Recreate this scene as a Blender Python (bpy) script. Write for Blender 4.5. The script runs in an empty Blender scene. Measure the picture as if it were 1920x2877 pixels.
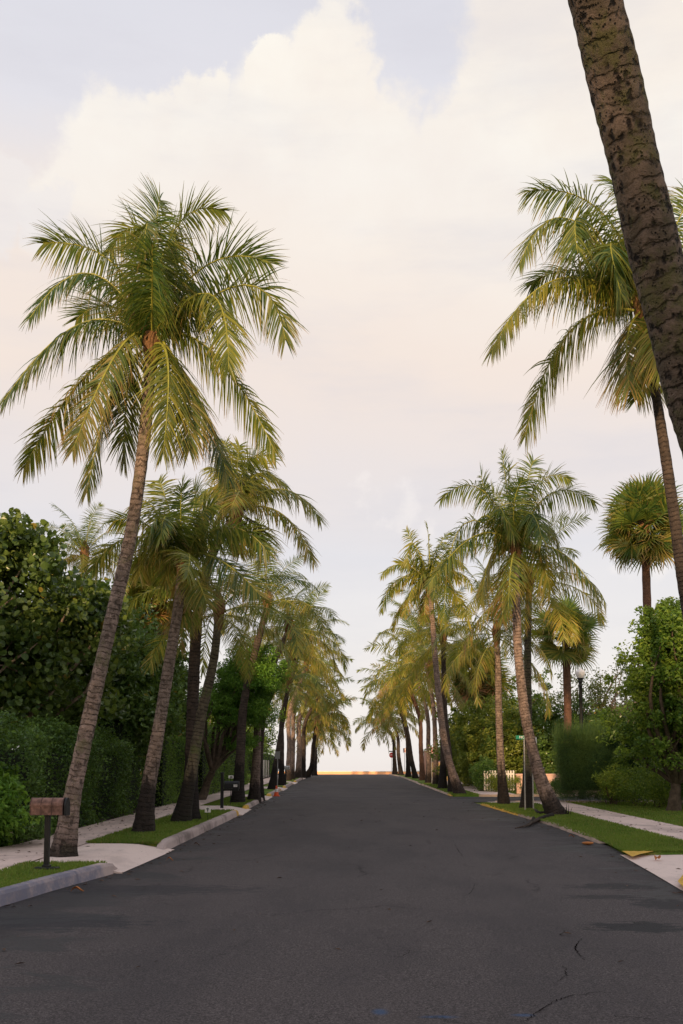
import bpy, math, random
import numpy as np
from mathutils import Vector
R = math.radians
rng = np.random.default_rng(7); random.seed(7)
scene = bpy.context.scene
COL = scene.collection

# ------------------------------------------------------------------ camera model
F = 2797.0; CX = 982.0; PITCH = R(5.0); EYE = 1.7; SL = 0.0154
HOR = 2168.0
CY = HOR - F*math.tan(PITCH)
cp, sp = math.cos(PITCH), math.sin(PITCH)
def ray(px, py):
    a = (px-CX)/F; b = -(py-CY)/F
    return np.array([a, cp-b*sp, sp+b*cp])
def zr(Y):                       # road profile: rises at 1.5 %, levels, falls towards the beach
    Y = np.asarray(Y, float)
    z = SL*np.minimum(Y, 82)
    t = np.clip((Y-82)/30, 0, 1)
    z = z + SL*30*(t - t*t/2)*0.55
    z = z - 0.03*np.clip(Y-116, 0, 100)
    return z
def G(px, py, h0=0.0):
    d = ray(px, py); t = (EYE-h0)/(SL*d[1]-d[2])
    return np.array([d[0]*t, d[1]*t, SL*d[1]*t+h0])
def P(px, py, Y):
    d = ray(px, py); t = Y/d[1]
    return np.array([d[0]*t, Y, EYE+d[2]*t])

# ------------------------------------------------------------------ object helpers
def tag(o, label=None, cat=None, group=None, kind=None):
    if label: o['label'] = label
    if cat: o['category'] = cat
    if group: o['group'] = group
    if kind: o['kind'] = kind
    return o
def empty(name, loc, rz=0):
    o = bpy.data.objects.new(name, None); COL.objects.link(o)
    o.location = [float(v) for v in loc]; o.rotation_euler = (0, 0, rz); o.empty_display_size = .2
    return o

class MB:
    """collects geometry with two point attributes a, b"""
    def __init__(s): s.v=[]; s.f=[]; s.n=[]; s.m=[]; s.a=[]; s.b=[]; s.c=0
    def add(s, v, f, mat=0, a=0.0, b=0.0):
        v = np.asarray(v, float).reshape(-1, 3); f = np.asarray(f, int)
        s.v.append(v); s.f.append((f+s.c).ravel()); s.n.append(np.full(len(f), f.shape[1]))
        s.m.append(np.full(len(f), mat)); s.a.append(np.broadcast_to(np.asarray(a, float), (len(v),)))
        s.b.append(np.broadcast_to(np.asarray(b, float), (len(v),))); s.c += len(v); return s
    def mesh(s, name, mats, smooth=False):
        me = bpy.data.meshes.new(name)
        v = np.concatenate(s.v); f = np.concatenate(s.f); n = np.concatenate(s.n); m = np.concatenate(s.m)
        me.vertices.add(len(v)); me.vertices.foreach_set('co', v.ravel().astype(np.float32))
        me.loops.add(len(f)); me.loops.foreach_set('vertex_index', f.astype(np.int32))
        me.polygons.add(len(n)); st = np.concatenate([[0], np.cumsum(n)[:-1]])
        me.polygons.foreach_set('loop_start', st.astype(np.int32))
        me.polygons.foreach_set('loop_total', n.astype(np.int32))
        me.polygons.foreach_set('material_index', m.astype(np.int32))
        me.polygons.foreach_set('use_smooth', np.full(len(n), smooth))
        for nm, arr in (('a', s.a), ('b', s.b)):
            at = me.attributes.new(nm, 'FLOAT', 'POINT'); at.data.foreach_set('value', np.concatenate(arr).astype(np.float32))
        for x in (mats if isinstance(mats, (list, tuple)) else [mats]): me.materials.append(x)
        me.update(calc_edges=True); me.validate()
        return me
    def build(s, name, mats, parent=None, smooth=False, loc=None):
        o = bpy.data.objects.new(name, s.mesh(name, mats, smooth)); COL.objects.link(o)
        if parent: o.parent = parent
        if loc is not None: o.location = [float(q) for q in loc]
        return o
    # primitives
    def box(s, x0, x1, y0, y1, z0, z1, mat=0, a=0., b=0., bev=0.0):
        if bev > 0:
            e = bev
            vs=[]; 
            for z, i in ((z0, 0), (z1-e, 0), (z1, e)):
                vs += [(x0+i,y0+i,z),(x1-i,y0+i,z),(x1-i,y1-i,z),(x0+i,y1-i,z)]
            s.add(vs, [(k+j, k+(j+1)%4, k+4+(j+1)%4, k+4+j) for k in (0,4) for j in range(4)], mat, a, b)
            s.add(vs[8:], [(0,1,2,3)], mat, a, b); s.add(vs[:4], [(3,2,1,0)], mat, a, b); return s
        v = [(x,y,z) for z in (z0,z1) for y in (y0,y1) for x in (x0,x1)]
        s.add(v, [(0,2,3,1),(4,5,7,6),(0,1,5,4),(2,6,7,3),(0,4,6,2),(1,3,7,5)], mat, a, b); return s
    def tube(s, pts, rad, sides=8, mat=0, b=0., cap=True, wob=None, h0=0.0, sx=1.0):
        pts = np.asarray(pts, float); n = len(pts); rad = np.broadcast_to(np.asarray(rad, float), (n,))
        T = np.gradient(pts, axis=0); T /= np.linalg.norm(T, axis=1)[:, None]+1e-9
        up = np.array([0, 1., 0]) if abs(T[0][1]) < .9 else np.array([1., 0, 0])
        U = np.zeros_like(T); V = np.zeros_like(T)
        for i in range(n):
            u = up-T[i]*np.dot(up, T[i]); u /= np.linalg.norm(u); U[i] = u; V[i] = np.cross(T[i], u); up = u
        an = np.arange(sides)*2*math.pi/sides
        rr = rad[:, None]*np.ones(sides)
        if wob is not None: rr = rr*wob(np.arange(n)[:, None], an[None, :])
        v = pts[:, None]+rr[..., None]*(np.cos(an)[None, :, None]*U[:, None]*sx+np.sin(an)[None, :, None]*V[:, None])
        i, j = np.meshgrid(np.arange(n-1), np.arange(sides), indexing='ij'); j2 = (j+1) % sides
        f = np.stack([i*sides+j, i*sides+j2, (i+1)*sides+j2, (i+1)*sides+j], -1).reshape(-1, 4)
        L = np.concatenate([[0], np.cumsum(np.linalg.norm(np.diff(pts, axis=0), axis=1))])+h0
        s.add(v.reshape(-1, 3), f, mat, np.repeat(L, sides), b)
        if cap:
            for k, rev in ((0, 1), (n-1, 0)):
                ids = list(range(sides)); ids = ids[::-1] if rev else ids
                s.add(v[k], [ids], mat, L[k], b)
        return s
    def lathe(s, prof, sides=16, mat=0, c=(0,0,0), b=0.):
        prof = np.array(prof, float); n = len(prof); an = np.arange(sides)*2*math.pi/sides
        v = np.zeros((n, sides, 3)); v[..., 0] = prof[:, :1]*np.cos(an)+c[0]; v[..., 1] = prof[:, :1]*np.sin(an)+c[1]; v[..., 2] = prof[:, 1:]+c[2]
        i, j = np.meshgrid(np.arange(n-1), np.arange(sides), indexing='ij'); j2 = (j+1) % sides
        f = np.stack([i*sides+j, i*sides+j2, (i+1)*sides+j2, (i+1)*sides+j], -1).reshape(-1, 4)
        s.add(v.reshape(-1, 3), f, mat, np.repeat(prof[:, 1], sides), b); return s

# ------------------------------------------------------------------ materials
class NT:
    def __init__(s, nt): s.t = nt; s.n = nt.nodes; s.l = nt.links
    def node(s, typ, **kw):
        x = s.n.new(typ)
        for k, v in kw.items(): setattr(x, k, v)
        return x
    def put(s, sock, v):
        if isinstance(v, bpy.types.NodeSocket): s.l.new(v, sock)
        elif v is not None:
            if sock.type == 'RGBA' and len(v) == 3: v = (*v, 1)
            sock.default_value = v
    def math(s, op, a, b=None, c=None, clamp=False):
        x = s.node('ShaderNodeMath', operation=op); x.use_clamp = clamp
        s.put(x.inputs[0], a); s.put(x.inputs[1], b); s.put(x.inputs[2], c); return x.outputs[0]
    def vmath(s, op, a, b=None, out=0):
        x = s.node('ShaderNodeVectorMath', operation=op); s.put(x.inputs[0], a)
        if b is not None: s.put(x.inputs[3 if op == 'SCALE' else 1], b)
        return x.outputs[out]
    def mix(s, f, a, b, blend='MIX'):
        x = s.node('ShaderNodeMix', data_type='RGBA', blend_type=blend)
        s.put(x.inputs[0], f); s.put(x.inputs[6], a); s.put(x.inputs[7], b); return x.outputs[2]
    def noise(s, vec, scale, detail=4, rough=.55, out=0, dist=0):
        x = s.node('ShaderNodeTexNoise'); s.put(x.inputs['Vector'], vec); x.inputs['Scale'].default_value = scale
        x.inputs['Detail'].default_value = detail; x.inputs['Roughness'].default_value = rough; x.inputs['Distortion'].default_value = dist
        return x.outputs[out]
    def ramp(s, f, stops, interp='LINEAR'):
        x = s.node('ShaderNodeValToRGB'); s.put(x.inputs[0], f); e = x.color_ramp.elements; x.color_ramp.interpolation = interp
        while len(e) < len(stops): e.new(.5)
        for q, (p, c) in zip(e, stops):
            q.position = p; q.color = (*c, 1) if not isinstance(c, (int, float)) else (c, c, c, 1)
        return x.outputs[0]
    def sstep(s, v, lo, hi, o0=0., o1=1.):
        x = s.node('ShaderNodeMapRange', interpolation_type='SMOOTHSTEP'); s.put(x.inputs[0], v)
        x.inputs[1].default_value = lo; x.inputs[2].default_value = hi; x.inputs[3].default_value = o0; x.inputs[4].default_value = o1
        return x.outputs[0]
    def attr(s, n): x = s.node('ShaderNodeAttribute', attribute_name=n); return x.outputs['Fac']
    def pos(s): return s.node('ShaderNodeTexCoord').outputs['Object']
    def scale(s, v, xyz):
        x = s.node('ShaderNodeMapping'); s.put(x.inputs[0], v); x.inputs['Scale'].default_value = xyz; return x.outputs[0]
    def sep(s, v): x = s.node('ShaderNodeSeparateXYZ'); s.put(x.inputs[0], v); return x.outputs
def new_mat(name):
    m = bpy.data.materials.new(name); m.use_nodes = True; m.node_tree.nodes.clear()
    t = NT(m.node_tree); out = t.node('ShaderNodeOutputMaterial'); return m, t, out
def bsdf(t, out, col, rough=.8, bump=None, bstr=.3, bdist=.02, metal=0., spec=.3, normal=None):
    p = t.node('ShaderNodeBsdfPrincipled'); t.put(p.inputs['Base Color'], col); t.put(p.inputs['Roughness'], rough)
    p.inputs['Metallic'].default_value = metal; p.inputs['Specular IOR Level'].default_value = spec
    if bump is not None:
        b = t.node('ShaderNodeBump'); b.inputs['Strength'].default_value = bstr; b.inputs['Distance'].default_value = bdist
        t.put(b.inputs['Height'], bump); t.l.new(b.outputs[0], p.inputs['Normal'])
    t.l.new(p.outputs[0], out.inputs[0]); return p
def plain(name, c, rough=.6, metal=0., var=.15, scale=12, spec=.3):
    m, t, o = new_mat(name); n = t.noise(t.pos(), scale, 5)
    lo = tuple(x*(1-var) for x in c); hi = tuple(min(1, x*(1+var)) for x in c)
    bsdf(t, o, t.ramp(n, [(.3, lo), (.7, hi)]), rough, n, .15, .01, metal, spec); return m

def leaf_mat(name, dark, mid, light, gloss=.35, trans=.35, special=None, sp_from=.95):
    m, t, o = new_mat(name); a = t.attr('a')
    stops = [(0, dark), (.5, mid), (.93, light)]
    if special: stops = [(0, dark), (.5, mid), (sp_from-.02, light), (sp_from, special)]
    col = t.ramp(a, stops)
    big = t.noise(t.pos(), .9, 2)
    col = t.mix(t.sstep(big, .35, .7), col, t.mix(.5, col, light))
    p = t.node('ShaderNodeBsdfPrincipled'); t.put(p.inputs['Base Color'], col); p.inputs['Roughness'].default_value = gloss
    p.inputs['Specular IOR Level'].default_value = .35
    tr = t.node('ShaderNodeBsdfTranslucent'); t.put(tr.inputs[0], t.mix(.5, col, (.30, .38, .03)))
    mx = t.node('ShaderNodeMixShader'); mx.inputs[0].default_value = trans
    t.l.new(p.outputs[0], mx.inputs[1]); t.l.new(tr.outputs[0], mx.inputs[2]); t.l.new(mx.outputs[0], o.inputs[0]); return m

def frond_mat(name, dead=(.30, .15, .07)):
    m, t, o = new_mat(name)
    tip = t.attr('a'); rnd = t.attr('b')
    oi = t.node('ShaderNodeObjectInfo'); age = t.sep(oi.outputs['Color'])[0]; warm = t.sep(oi.outputs['Color'])[1]
    g1 = t.mix(rnd, (.018, .06, .022), (.11, .20, .04))
    yel = t.mix(rnd, (.25, .29, .03), (.52, .42, .045))
    k = t.math('ADD', t.math('MULTIPLY', age, .78), t.math('MULTIPLY', t.math('SUBTRACT', rnd, .5), .26), clamp=True)
    k = t.math('ADD', k, t.math('MULTIPLY', t.math('MULTIPLY', tip, tip), t.math('MULTIPLY', age, .6)), clamp=True)
    col = t.mix(k, g1, yel)
    brown = t.math('MULTIPLY', t.sstep(tip, .55, 1.0), t.math('ADD', t.math('MULTIPLY', t.sstep(rnd, .3, .9), .75), t.math('MULTIPLY', warm, .6)), clamp=True)
    col = t.mix(brown, col, dead)
    col = t.mix(t.math('MULTIPLY', warm, t.sstep(rnd, .25, .75), clamp=True), col, dead)
    p = t.node('ShaderNodeBsdfPrincipled'); t.put(p.inputs['Base Color'], col); p.inputs['Roughness'].default_value = .42
    p.inputs['Specular IOR Level'].default_value = .4
    tr = t.node('ShaderNodeBsdfTranslucent'); t.put(tr.inputs[0], t.mix(.45, col, (.42, .46, .04)))
    mx = t.node('ShaderNodeMixShader'); mx.inputs[0].default_value = .40
    t.l.new(p.outputs[0], mx.inputs[1]); t.l.new(tr.outputs[0], mx.inputs[2]); t.l.new(mx.outputs[0], o.inputs[0]); return m

def trunk_mat(name, c1, c2, ringc, stain=1.5, stainc=(.018, .015, .014), moss=None, ringf=11., pits=.0, ps=1.):
    m, t, o = new_mat(name); h = t.attr('a'); p = t.pos(); th = t.attr('b')
    nz = t.noise(p, 6, 5, .6); fine = t.noise(p, 38, 4, .65)
    base = t.mix(t.sstep(nz, .35, .65), c1, c2)
    base = t.mix(t.math('MULTIPLY', t.sstep(fine, .45, .75), .5), base, tuple(x*.35 for x in c1))
    hh = t.math('ADD', t.math('MULTIPLY', h, ringf), t.math('MULTIPLY', nz, 1.6))
    fr = t.math('FRACT', hh)
    ring = t.math('SUBTRACT', 1., t.sstep(t.math('ABSOLUTE', t.math('SUBTRACT', fr, .5)), .0, .2))
    ring = t.math('MULTIPLY', ring, t.sstep(t.noise(p, 9, 3), .3, .6))
    col = t.mix(t.math('MULTIPLY', ring, .75), base, ringc)
    hgt = ring
    if pits > 0:
        v = t.node('ShaderNodeTexVoronoi'); t.put(v.inputs['Vector'], t.vmath('ADD', t.scale(p, (1, 1, .6)), t.vmath('SCALE', t.noise(p, 14, 3, out=1), .10))); v.inputs['Scale'].default_value = 11*ps
        pit = t.math('MULTIPLY', t.sstep(v.outputs['Distance'], .16, .46, 1, 0), t.sstep(t.noise(p, 4.5, 2), .36, .5))
        v2 = t.node('ShaderNodeTexVoronoi'); t.put(v2.inputs['Vector'], t.scale(p, (1, 1, .8))); v2.inputs['Scale'].default_value = 26*ps
        pit2 = t.math('MULTIPLY', t.sstep(v2.outputs['Distance'], .1, .34, 1, 0), t.sstep(t.noise(p, 7, 3), .46, .58))
        pit = t.math('MAXIMUM', pit, pit2)
        col = t.mix(t.math('MULTIPLY', pit, pits), col, (.012, .009, .008)); hgt = t.math('MAXIMUM', ring, pit)
    if moss: col = t.mix(t.math('MULTIPLY', t.sstep(t.noise(p, 3.3, 5, .7), .5, .62), .75), col, moss)
    if stain > 0:
        edge = t.math('SUBTRACT', h, t.math('MULTIPLY', t.noise(t.scale(p, (4, 4, .8)), 1.6, 7, .7), stain*2.1))
        col = t.mix(t.sstep(t.math('ADD', edge, t.math('MULTIPLY', t.math('SUBTRACT', fine, .5), .7)), -.22, .26, .9, 0), col, stainc)
    hgt = t.math('ADD', t.math('MULTIPLY', hgt, -1.), t.math('MULTIPLY', fine, .8))
    bsdf(t, o, col, .85, hgt, .9, .03, spec=.2); return m

M = {}
M['frond'] = frond_mat('palm_frond'); M['rachis'] = plain('palm_rachis', (.26, .26, .045), .45, var=.3)
M['fan'] = frond_mat('fan_frond', (.34, .16, .08))
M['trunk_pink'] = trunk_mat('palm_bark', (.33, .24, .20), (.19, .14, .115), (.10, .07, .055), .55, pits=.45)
M['trunk_foot'] = trunk_mat('palm_bark_black_foot', (.29, .22, .185), (.17, .13, .11), (.09, .065, .05), 1.15, pits=.5)
M['trunk_clean'] = trunk_mat('palm_bark_clean', (.33, .245, .21), (.18, .138, .115), (.09, .065, .05), .22, pits=.6, moss=(.17, .15, .09))
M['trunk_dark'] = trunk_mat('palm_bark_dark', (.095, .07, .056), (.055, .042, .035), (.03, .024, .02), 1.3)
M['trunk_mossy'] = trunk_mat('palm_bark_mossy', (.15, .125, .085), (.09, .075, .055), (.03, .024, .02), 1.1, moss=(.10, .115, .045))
M['trunk_pit'] = trunk_mat('palm_bark_pitted', (.185, .135, .108), (.10, .078, .056), (.045, .034, .025), 0, moss=(.105, .10, .038), ringf=9.5, pits=1., ps=1.5)  # bark colours lowered to stand in for shade on the foreground trunk
M['trunk_red'] = trunk_mat('sabal_bark', (.20, .105, .07), (.14, .075, .05), (.07, .04, .025), 0, ringf=16)
M['boot'] = plain('palm_fibre', (.16, .085, .04), .95, var=.5, scale=30)
M['bark'] = plain('tree_bark', (.10, .075, .055), .95, var=.45, scale=9)
M['twig'] = plain('dry_twig', (.26, .19, .14), .9, var=.4)
M['hedge'] = leaf_mat('hedge_leaf', (.018, .052, .014), (.045, .11, .024), (.12, .22, .042), trans=.25)
M['hedge2'] = leaf_mat('clipped_leaf', (.045, .11, .018), (.09, .20, .03), (.20, .31, .05), trans=.3)
M['shrub'] = leaf_mat('shrub_leaf', (.05, .115, .02), (.12, .22, .035), (.34, .42, .06), trans=.35)
M['grape'] = leaf_mat('seagrape_leaf', (.03, .065, .022), (.065, .12, .032), (.15, .205, .05), gloss=.3, trans=.3, special=(.26, .16, .03), sp_from=.965)
M['broad'] = leaf_mat('broad_leaf', (.028, .065, .022), (.065, .13, .032), (.15, .24, .05), gloss=.3, trans=.25, special=(.30, .20, .03), sp_from=.985)
M['round'] = leaf_mat('fine_leaf', (.04, .12, .02), (.08, .22, .03), (.21, .38, .05), trans=.35)
M['light'] = leaf_mat('light_leaf', (.028, .08, .016), (.08, .18, .03), (.26, .37, .055), trans=.4)
M['ficus'] = leaf_mat('ficus_leaf', (.045, .095, .02), (.11, .18, .03), (.36, .38, .07), trans=.35)
M['dryl'] = leaf_mat('sparse_leaf', (.07, .10, .03), (.14, .18, .05), (.28, .27, .09), trans=.3, special=(.62, .12, .08), sp_from=.975)
M['needle'] = leaf_mat('needle_leaf', (.018, .055, .028), (.036, .095, .04), (.09, .16, .04), gloss=.6, trans=.3)
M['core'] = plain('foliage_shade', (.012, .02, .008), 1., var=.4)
M['flower'] = plain('white_petal', (.85, .78, .62), .6)
M['white'] = plain('white_paint', (.78, .72, .66), .5, var=.06)
M['black'] = plain('black_metal', (.012, .013, .015), .4, var=.3)
M['copper'] = plain('aged_copper', (.20, .11, .085), .5, .3, var=.5, scale=16)
M['copper_dark'] = plain('dark_copper', (.10, .055, .045), .6, .2, var=.3)
M['steel'] = plain('galvanised_steel', (.33, .33, .33), .45, .6, var=.15)
M['signback'] = plain('sign_face_white', (.78, .76, .74), .4, var=.03)
M['red'] = plain('sign_red', (.45, .02, .025), .4, var=.05)
M['crackfill'] = plain('crack_shade', (.012, .010, .010), 1., spec=0.)
M['ink'] = plain('sign_ink', (.03, .03, .035), .5)
M['green'] = plain('sign_green', (.01, .22, .13), .4, var=.05)
M['orange'] = plain('cone_orange', (.75, .11, .03), .5, var=.08)
M['pinkwall'] = plain('pink_stucco', (.62, .40, .33), .9, var=.07, scale=4)
M['yelwall'] = plain('yellow_stucco', (.68, .47, .20), .9, var=.08, scale=4)
M['seawall'] = plain('coral_stucco', (.92, .47, .25), .9, var=.05, scale=2)
M['tile'] = plain('roof_tile', (.42, .20, .13), .9, var=.3)
M['globe'] = plain('frosted_globe', (.82, .80, .80), .3, var=.03)
M['yellow'] = plain('kerb_yellow', (.55, .33, .04), .7, var=.3, scale=9)
M['husk'] = plain('dry_leaf', (.45, .17, .05), .7, var=.3)
M['debris'] = plain('leaf_litter', (.10, .06, .04), .9, var=.5)
M['glass'] = plain('window_glass', (.05, .06, .07), .1)
M['sand'] = plain('sand', (.55, .42, .28), .95, scale=3)
M['dirt'] = plain('planting_soil', (.035, .024, .018), 1., var=.5)

# asphalt
def asphalt():
    m, t, o = new_mat('asphalt'); p = t.pos(); s = t.sep(p)
    fine = t.noise(p, 62, 3, .85); mid = t.noise(p, 22, 4, .7); big = t.noise(t.scale(p, (.9, .35, 1)), .9, 5, .6)
    v = t.node('ShaderNodeTexVoronoi'); t.put(v.inputs['Vector'], p); v.inputs['Scale'].default_value = 130
    agg = t.ramp(v.outputs['Color'], [(0, .0), (.75, .25), (1, 1.)])
    col = t.ramp(fine, [(.36, (.014, .012, .013)), (.5, (.042, .036, .038)), (.64, (.15, .13, .13))])
    col = t.mix(t.math('MULTIPLY', agg, .5), col, (.19, .16, .155))
    col = t.mix(t.math('MULTIPLY', t.sstep(big, .42, .66), .45), col, (.036, .033, .037))
    col = t.mix(t.math('MULTIPLY', t.sstep(t.noise(t.scale(p, (.5, .16, 1)), 1.3, 4), .5, .7), .35), col, (.095, .08, .078))
    # darker sealed and damp patches towards the edges, streaked across
    ex = t.math('ABSOLUTE', t.math('SUBTRACT', s[0], .55))
    st = t.noise(t.vmath('ADD', t.scale(p, (.55, 1.0, 1)), (0, 3.1, 0)), 1.25, 6, .62, dist=.6)
    k = t.math('ADD', t.math('ADD', t.math('MULTIPLY', t.sstep(ex, 1.7, 4.0), .21), t.math('MULTIPLY', t.math('SUBTRACT', t.noise(t.scale(p, (.5, 1, 1)), 9, 5, .75), .5), .3)), st)
    dark = t.sstep(k, .66, .76)
    col = t.mix(t.math('MULTIPLY', dark, .72), col, (.026, .027, .031))
    edge = t.sstep(t.math('ADD', ex, t.math('MULTIPLY', t.noise(p, 2.2, 5), .7)), 3.85, 4.3)
    col = t.mix(t.math('MULTIPLY', edge, .55), col, (.024, .023, .026))
    # explicit damp stain on the right and blue utility paint marks
    def blob(px, py, rx, ry, amp, c, colr, k, warp=3.0, lo=.98, hi=.78):
        amp = amp*1.9 if warp == 3.0 else amp
        g = G(px, py)
        q = t.vmath('MULTIPLY', t.vmath('SUBTRACT', p, tuple(g)), (1/rx, 1/ry, 0))
        d = t.vmath('LENGTH', q, out=1)
        d = t.math('ADD', d, t.math('MULTIPLY', t.math('SUBTRACT', t.noise(t.scale(p, (.7, 2.0, 1)), warp*1.8, 7, .72), .5), amp))
        return t.mix(t.sstep(d, lo, hi, 0, k), c, colr)
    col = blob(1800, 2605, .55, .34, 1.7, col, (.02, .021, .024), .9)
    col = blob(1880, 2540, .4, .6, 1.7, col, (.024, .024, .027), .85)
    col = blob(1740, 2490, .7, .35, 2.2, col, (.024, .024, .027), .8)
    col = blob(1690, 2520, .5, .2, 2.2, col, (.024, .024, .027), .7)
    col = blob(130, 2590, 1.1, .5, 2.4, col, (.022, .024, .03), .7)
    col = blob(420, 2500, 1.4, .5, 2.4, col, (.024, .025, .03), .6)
    for (x, y, rx, ry) in ((1068, 2843, .07, .11), (1235, 2857, .16, .05), (1470, 2852, .10, .05)):
        col = blob(x, y, rx, ry, .9, col, (.03, .085, .19), .6, warp=9, lo=1.05, hi=.2)
    # cracks
    w = t.vmath('ADD', p, t.vmath('SCALE', t.noise(p, 2.6, 6, .7, out=1), .55))
    vv = t.node('ShaderNodeTexVoronoi', feature='DISTANCE_TO_EDGE'); t.put(vv.inputs['Vector'], w); vv.inputs['Scale'].default_value = .42
    cm = t.sstep(t.noise(p, .42, 2), .50, .6)
    crack = t.math('MULTIPLY', t.sstep(vv.outputs['Distance'], .002, .007, 1, 0), cm)
    col = t.mix(t.math('MULTIPLY', crack, .55), col, (.012, .011, .012))
    # transverse sealed joint seams
    for (px, py) in ((900, 2215), (1100, 2240)):
        gy = float(G(px, py)[1])
        d = t.math('ABSOLUTE', t.math('SUBTRACT', t.math('ADD', s[1], t.math('MULTIPLY', t.noise(p, .7, 4), .6)), gy))
        col = t.mix(t.math('MULTIPLY', t.sstep(d, .08, .25, 1, 0), .5), col, (.022, .021, .023))
    h = t.math('SUBTRACT', t.math('ADD', fine, t.math('MULTIPLY', agg, .6)), t.math('MULTIPLY', crack, 3.))
    rough = t.mix(dark, (.86,)*3, (.6,)*3)
    bsdf(t, o, col, rough, h, .5, .012, spec=.25); return m
M['asphalt'] = asphalt()
def concrete(name, c, dirt=.5, joints=1.5, axis=1):
    m, t, o = new_mat(name); p = t.pos(); s = t.sep(p)
    fine = t.noise(p, 60, 4, .7); big = t.noise(t.scale(p, (1, .5, 1)), 1.1, 6, .65)
    col = t.mix(t.sstep(fine, .3, .75), tuple(x*.86 for x in c), c)
    col = t.mix(t.math('MULTIPLY', t.sstep(big, .45, .68), dirt), col, tuple(x*.36 for x in c))
    if joints:
        fr = t.math('FRACT', t.math('DIVIDE', s[axis], joints))
        j = t.sstep(t.math('ABSOLUTE', t.math('SUBTRACT', fr, .5)), .004, .014, 1, 0)
        col = t.mix(t.math('MULTIPLY', j, .7), col, tuple(x*.25 for x in c))
    sp_ = t.math('MULTIPLY', t.sstep(t.noise(p, 16, 2, .5), .70, .73), .75)
    col = t.mix(sp_, col, (.10, .055, .035))
    bsdf(t, o, col, .88, fine, .3, .005, spec=.2); return m
M['walk'] = concrete('pavement_concrete', (.72, .57, .51), .6)
M['apron'] = concrete('driveway_concrete', (.76, .62, .56), .4, 0)
M['kerb'] = concrete('kerb_concrete', (.48, .39, .37), .95, 3.0)
t_ = NT(M['kerb'].node_tree); pb = [n for n in t_.n if n.type == 'BSDF_PRINCIPLED'][0]; src = pb.inputs['Base Color'].links[0].from_socket
pp_ = t_.pos(); sy = t_.sep(pp_); bl = t_.math('MULTIPLY', t_.sstep(t_.math('ADD', sy[1], t_.noise(pp_, 3, 4)), 11.6, 11.9), t_.sstep(t_.math('ADD', sy[1], t_.noise(pp_, 3, 4)), 14.4, 14.8, 1, 0))
t_.put(pb.inputs['Base Color'], t_.mix(t_.math('MULTIPLY', bl, t_.sstep(t_.noise(pp_, 7, 6, .75), .3, .6, .35, .9)), src, (.16, .165, .225)))
M['stone'] = concrete('edging_stone', (.50, .38, .31), .7, .42)
def grass_mat():
    m, t, o = new_mat('turf'); p = t.pos()
    n1 = t.noise(p, 1.6, 5, .6); n2 = t.noise(p, 45, 3, .8)
    col = t.ramp(n2, [(.3, (.045, .10, .015)), (.55, (.10, .185, .026)), (.8, (.19, .26, .045))])
    col = t.mix(t.math('MULTIPLY', t.sstep(n1, .45, .62), .75), col, (.25, .24, .06))
    bsdf(t, o, col, .95, n2, .6, .02, spec=.1); return m
M['turf'] = grass_mat()
M['blade'] = leaf_mat('grass_blade', (.04, .095, .013), (.095, .19, .026), (.21, .29, .05), gloss=.7, trans=.35, special=(.26, .2, .07), sp_from=.9)
def water():
    m, t, o = new_mat('sea_water'); p = t.pos()
    bsdf(t, o, (.05, .12, .13), .12, t.noise(t.scale(p, (1, .4, 1)), .5, 4), .4, .3, spec=.5); return m
M['water'] = water()

# ------------------------------------------------------------------ world
w = bpy.data.worlds.new('World'); scene.world = w; w.use_nodes = True
w.node_tree.nodes.clear(); t = NT(w.node_tree)
wo = t.node('ShaderNodeOutputWorld'); bg = t.node('ShaderNodeBackground')
SUN_EL, SUN_AZ = R(6.5), R(180+15)          # sun low behind the camera, slightly to the left
dirv = t.node('ShaderNodeTexCoord').outputs['Generated']
sky = t.node('ShaderNodeTexSky', sky_type='NISHITA'); sky.sun_disc = False; sky.sun_elevation = SUN_EL; sky.sun_rotation = SUN_AZ
sky.dust_density = 2.5
z = t.sep(dirv)[2]
warp = t.vmath('SCALE', t.vmath('SUBTRACT', t.noise(dirv, 3.2, 9, .62, out=1), (.5, .5, .5)), .30)
zn = t.math('ADD', z, t.math('MULTIPLY', t.math('SUBTRACT', t.noise(t.scale(dirv, (1, 1, 2.6)), 2.6, 6), .5), .16))
base = t.ramp(zn, [(.0, (.93, .86, .82)), (.03, (.94, .88, .85)), (.12, (.88, .835, .83)), (.22, (.80, .77, .80)), (.30, (.86, .775, .75)),
                   (.38, (.94, .80, .71)), (.47, (.95, .83, .745)), (.56, (.81, .79, .835)), (.75, (.73, .73, .80)), (1., (.64, .65, .75))])
def dd(dx, dy): v = ray(dx*1.2245, dy*1.2245); return v/np.linalg.norm(v)
dw = t.vmath('ADD', dirv, warp)
def cloud(blobs, lo, hi):
    best = None
    for (x, y, r) in blobs:
        c = dd(x, y); rad = r*1.2245/F/1.12
        k = t.math('SUBTRACT', 1., t.math('DIVIDE', t.vmath('DISTANCE', dw, tuple(c), out=1), rad))
        best = k if best is None else t.math('MAXIMUM', best, k)
    return t.sstep(best, lo, hi)
main = cloud([(620, 400, 300), (330, 300, 190), (420, 170, 95), (760, 190, 130), (900, 430, 215), (1160, 340, 225), (1330, 120, 260), (1500, 350, 380), (600, 130, 70), (480, 560, 330), (850, 700, 420), (1250, 650, 420), (250, 480, 200)], .0, .30)
low = t.sstep(z, .33, .52)
ccol = t.mix(t.sstep(t.noise(dirv, 4.5, 6, .6), .35, .65), (.98, .89, .80), (1.04, .98, .885))
c2 = t.mix(t.math('MULTIPLY', main, t.sstep(zn, .34, .60)), base, ccol)
left = cloud([(20, 390, 85), (-60, 430, 120), (130, 470, 90)], .0, .3)
c2 = t.mix(t.math('MULTIPLY', left, .75), c2, (.92, .86, .83))
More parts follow.
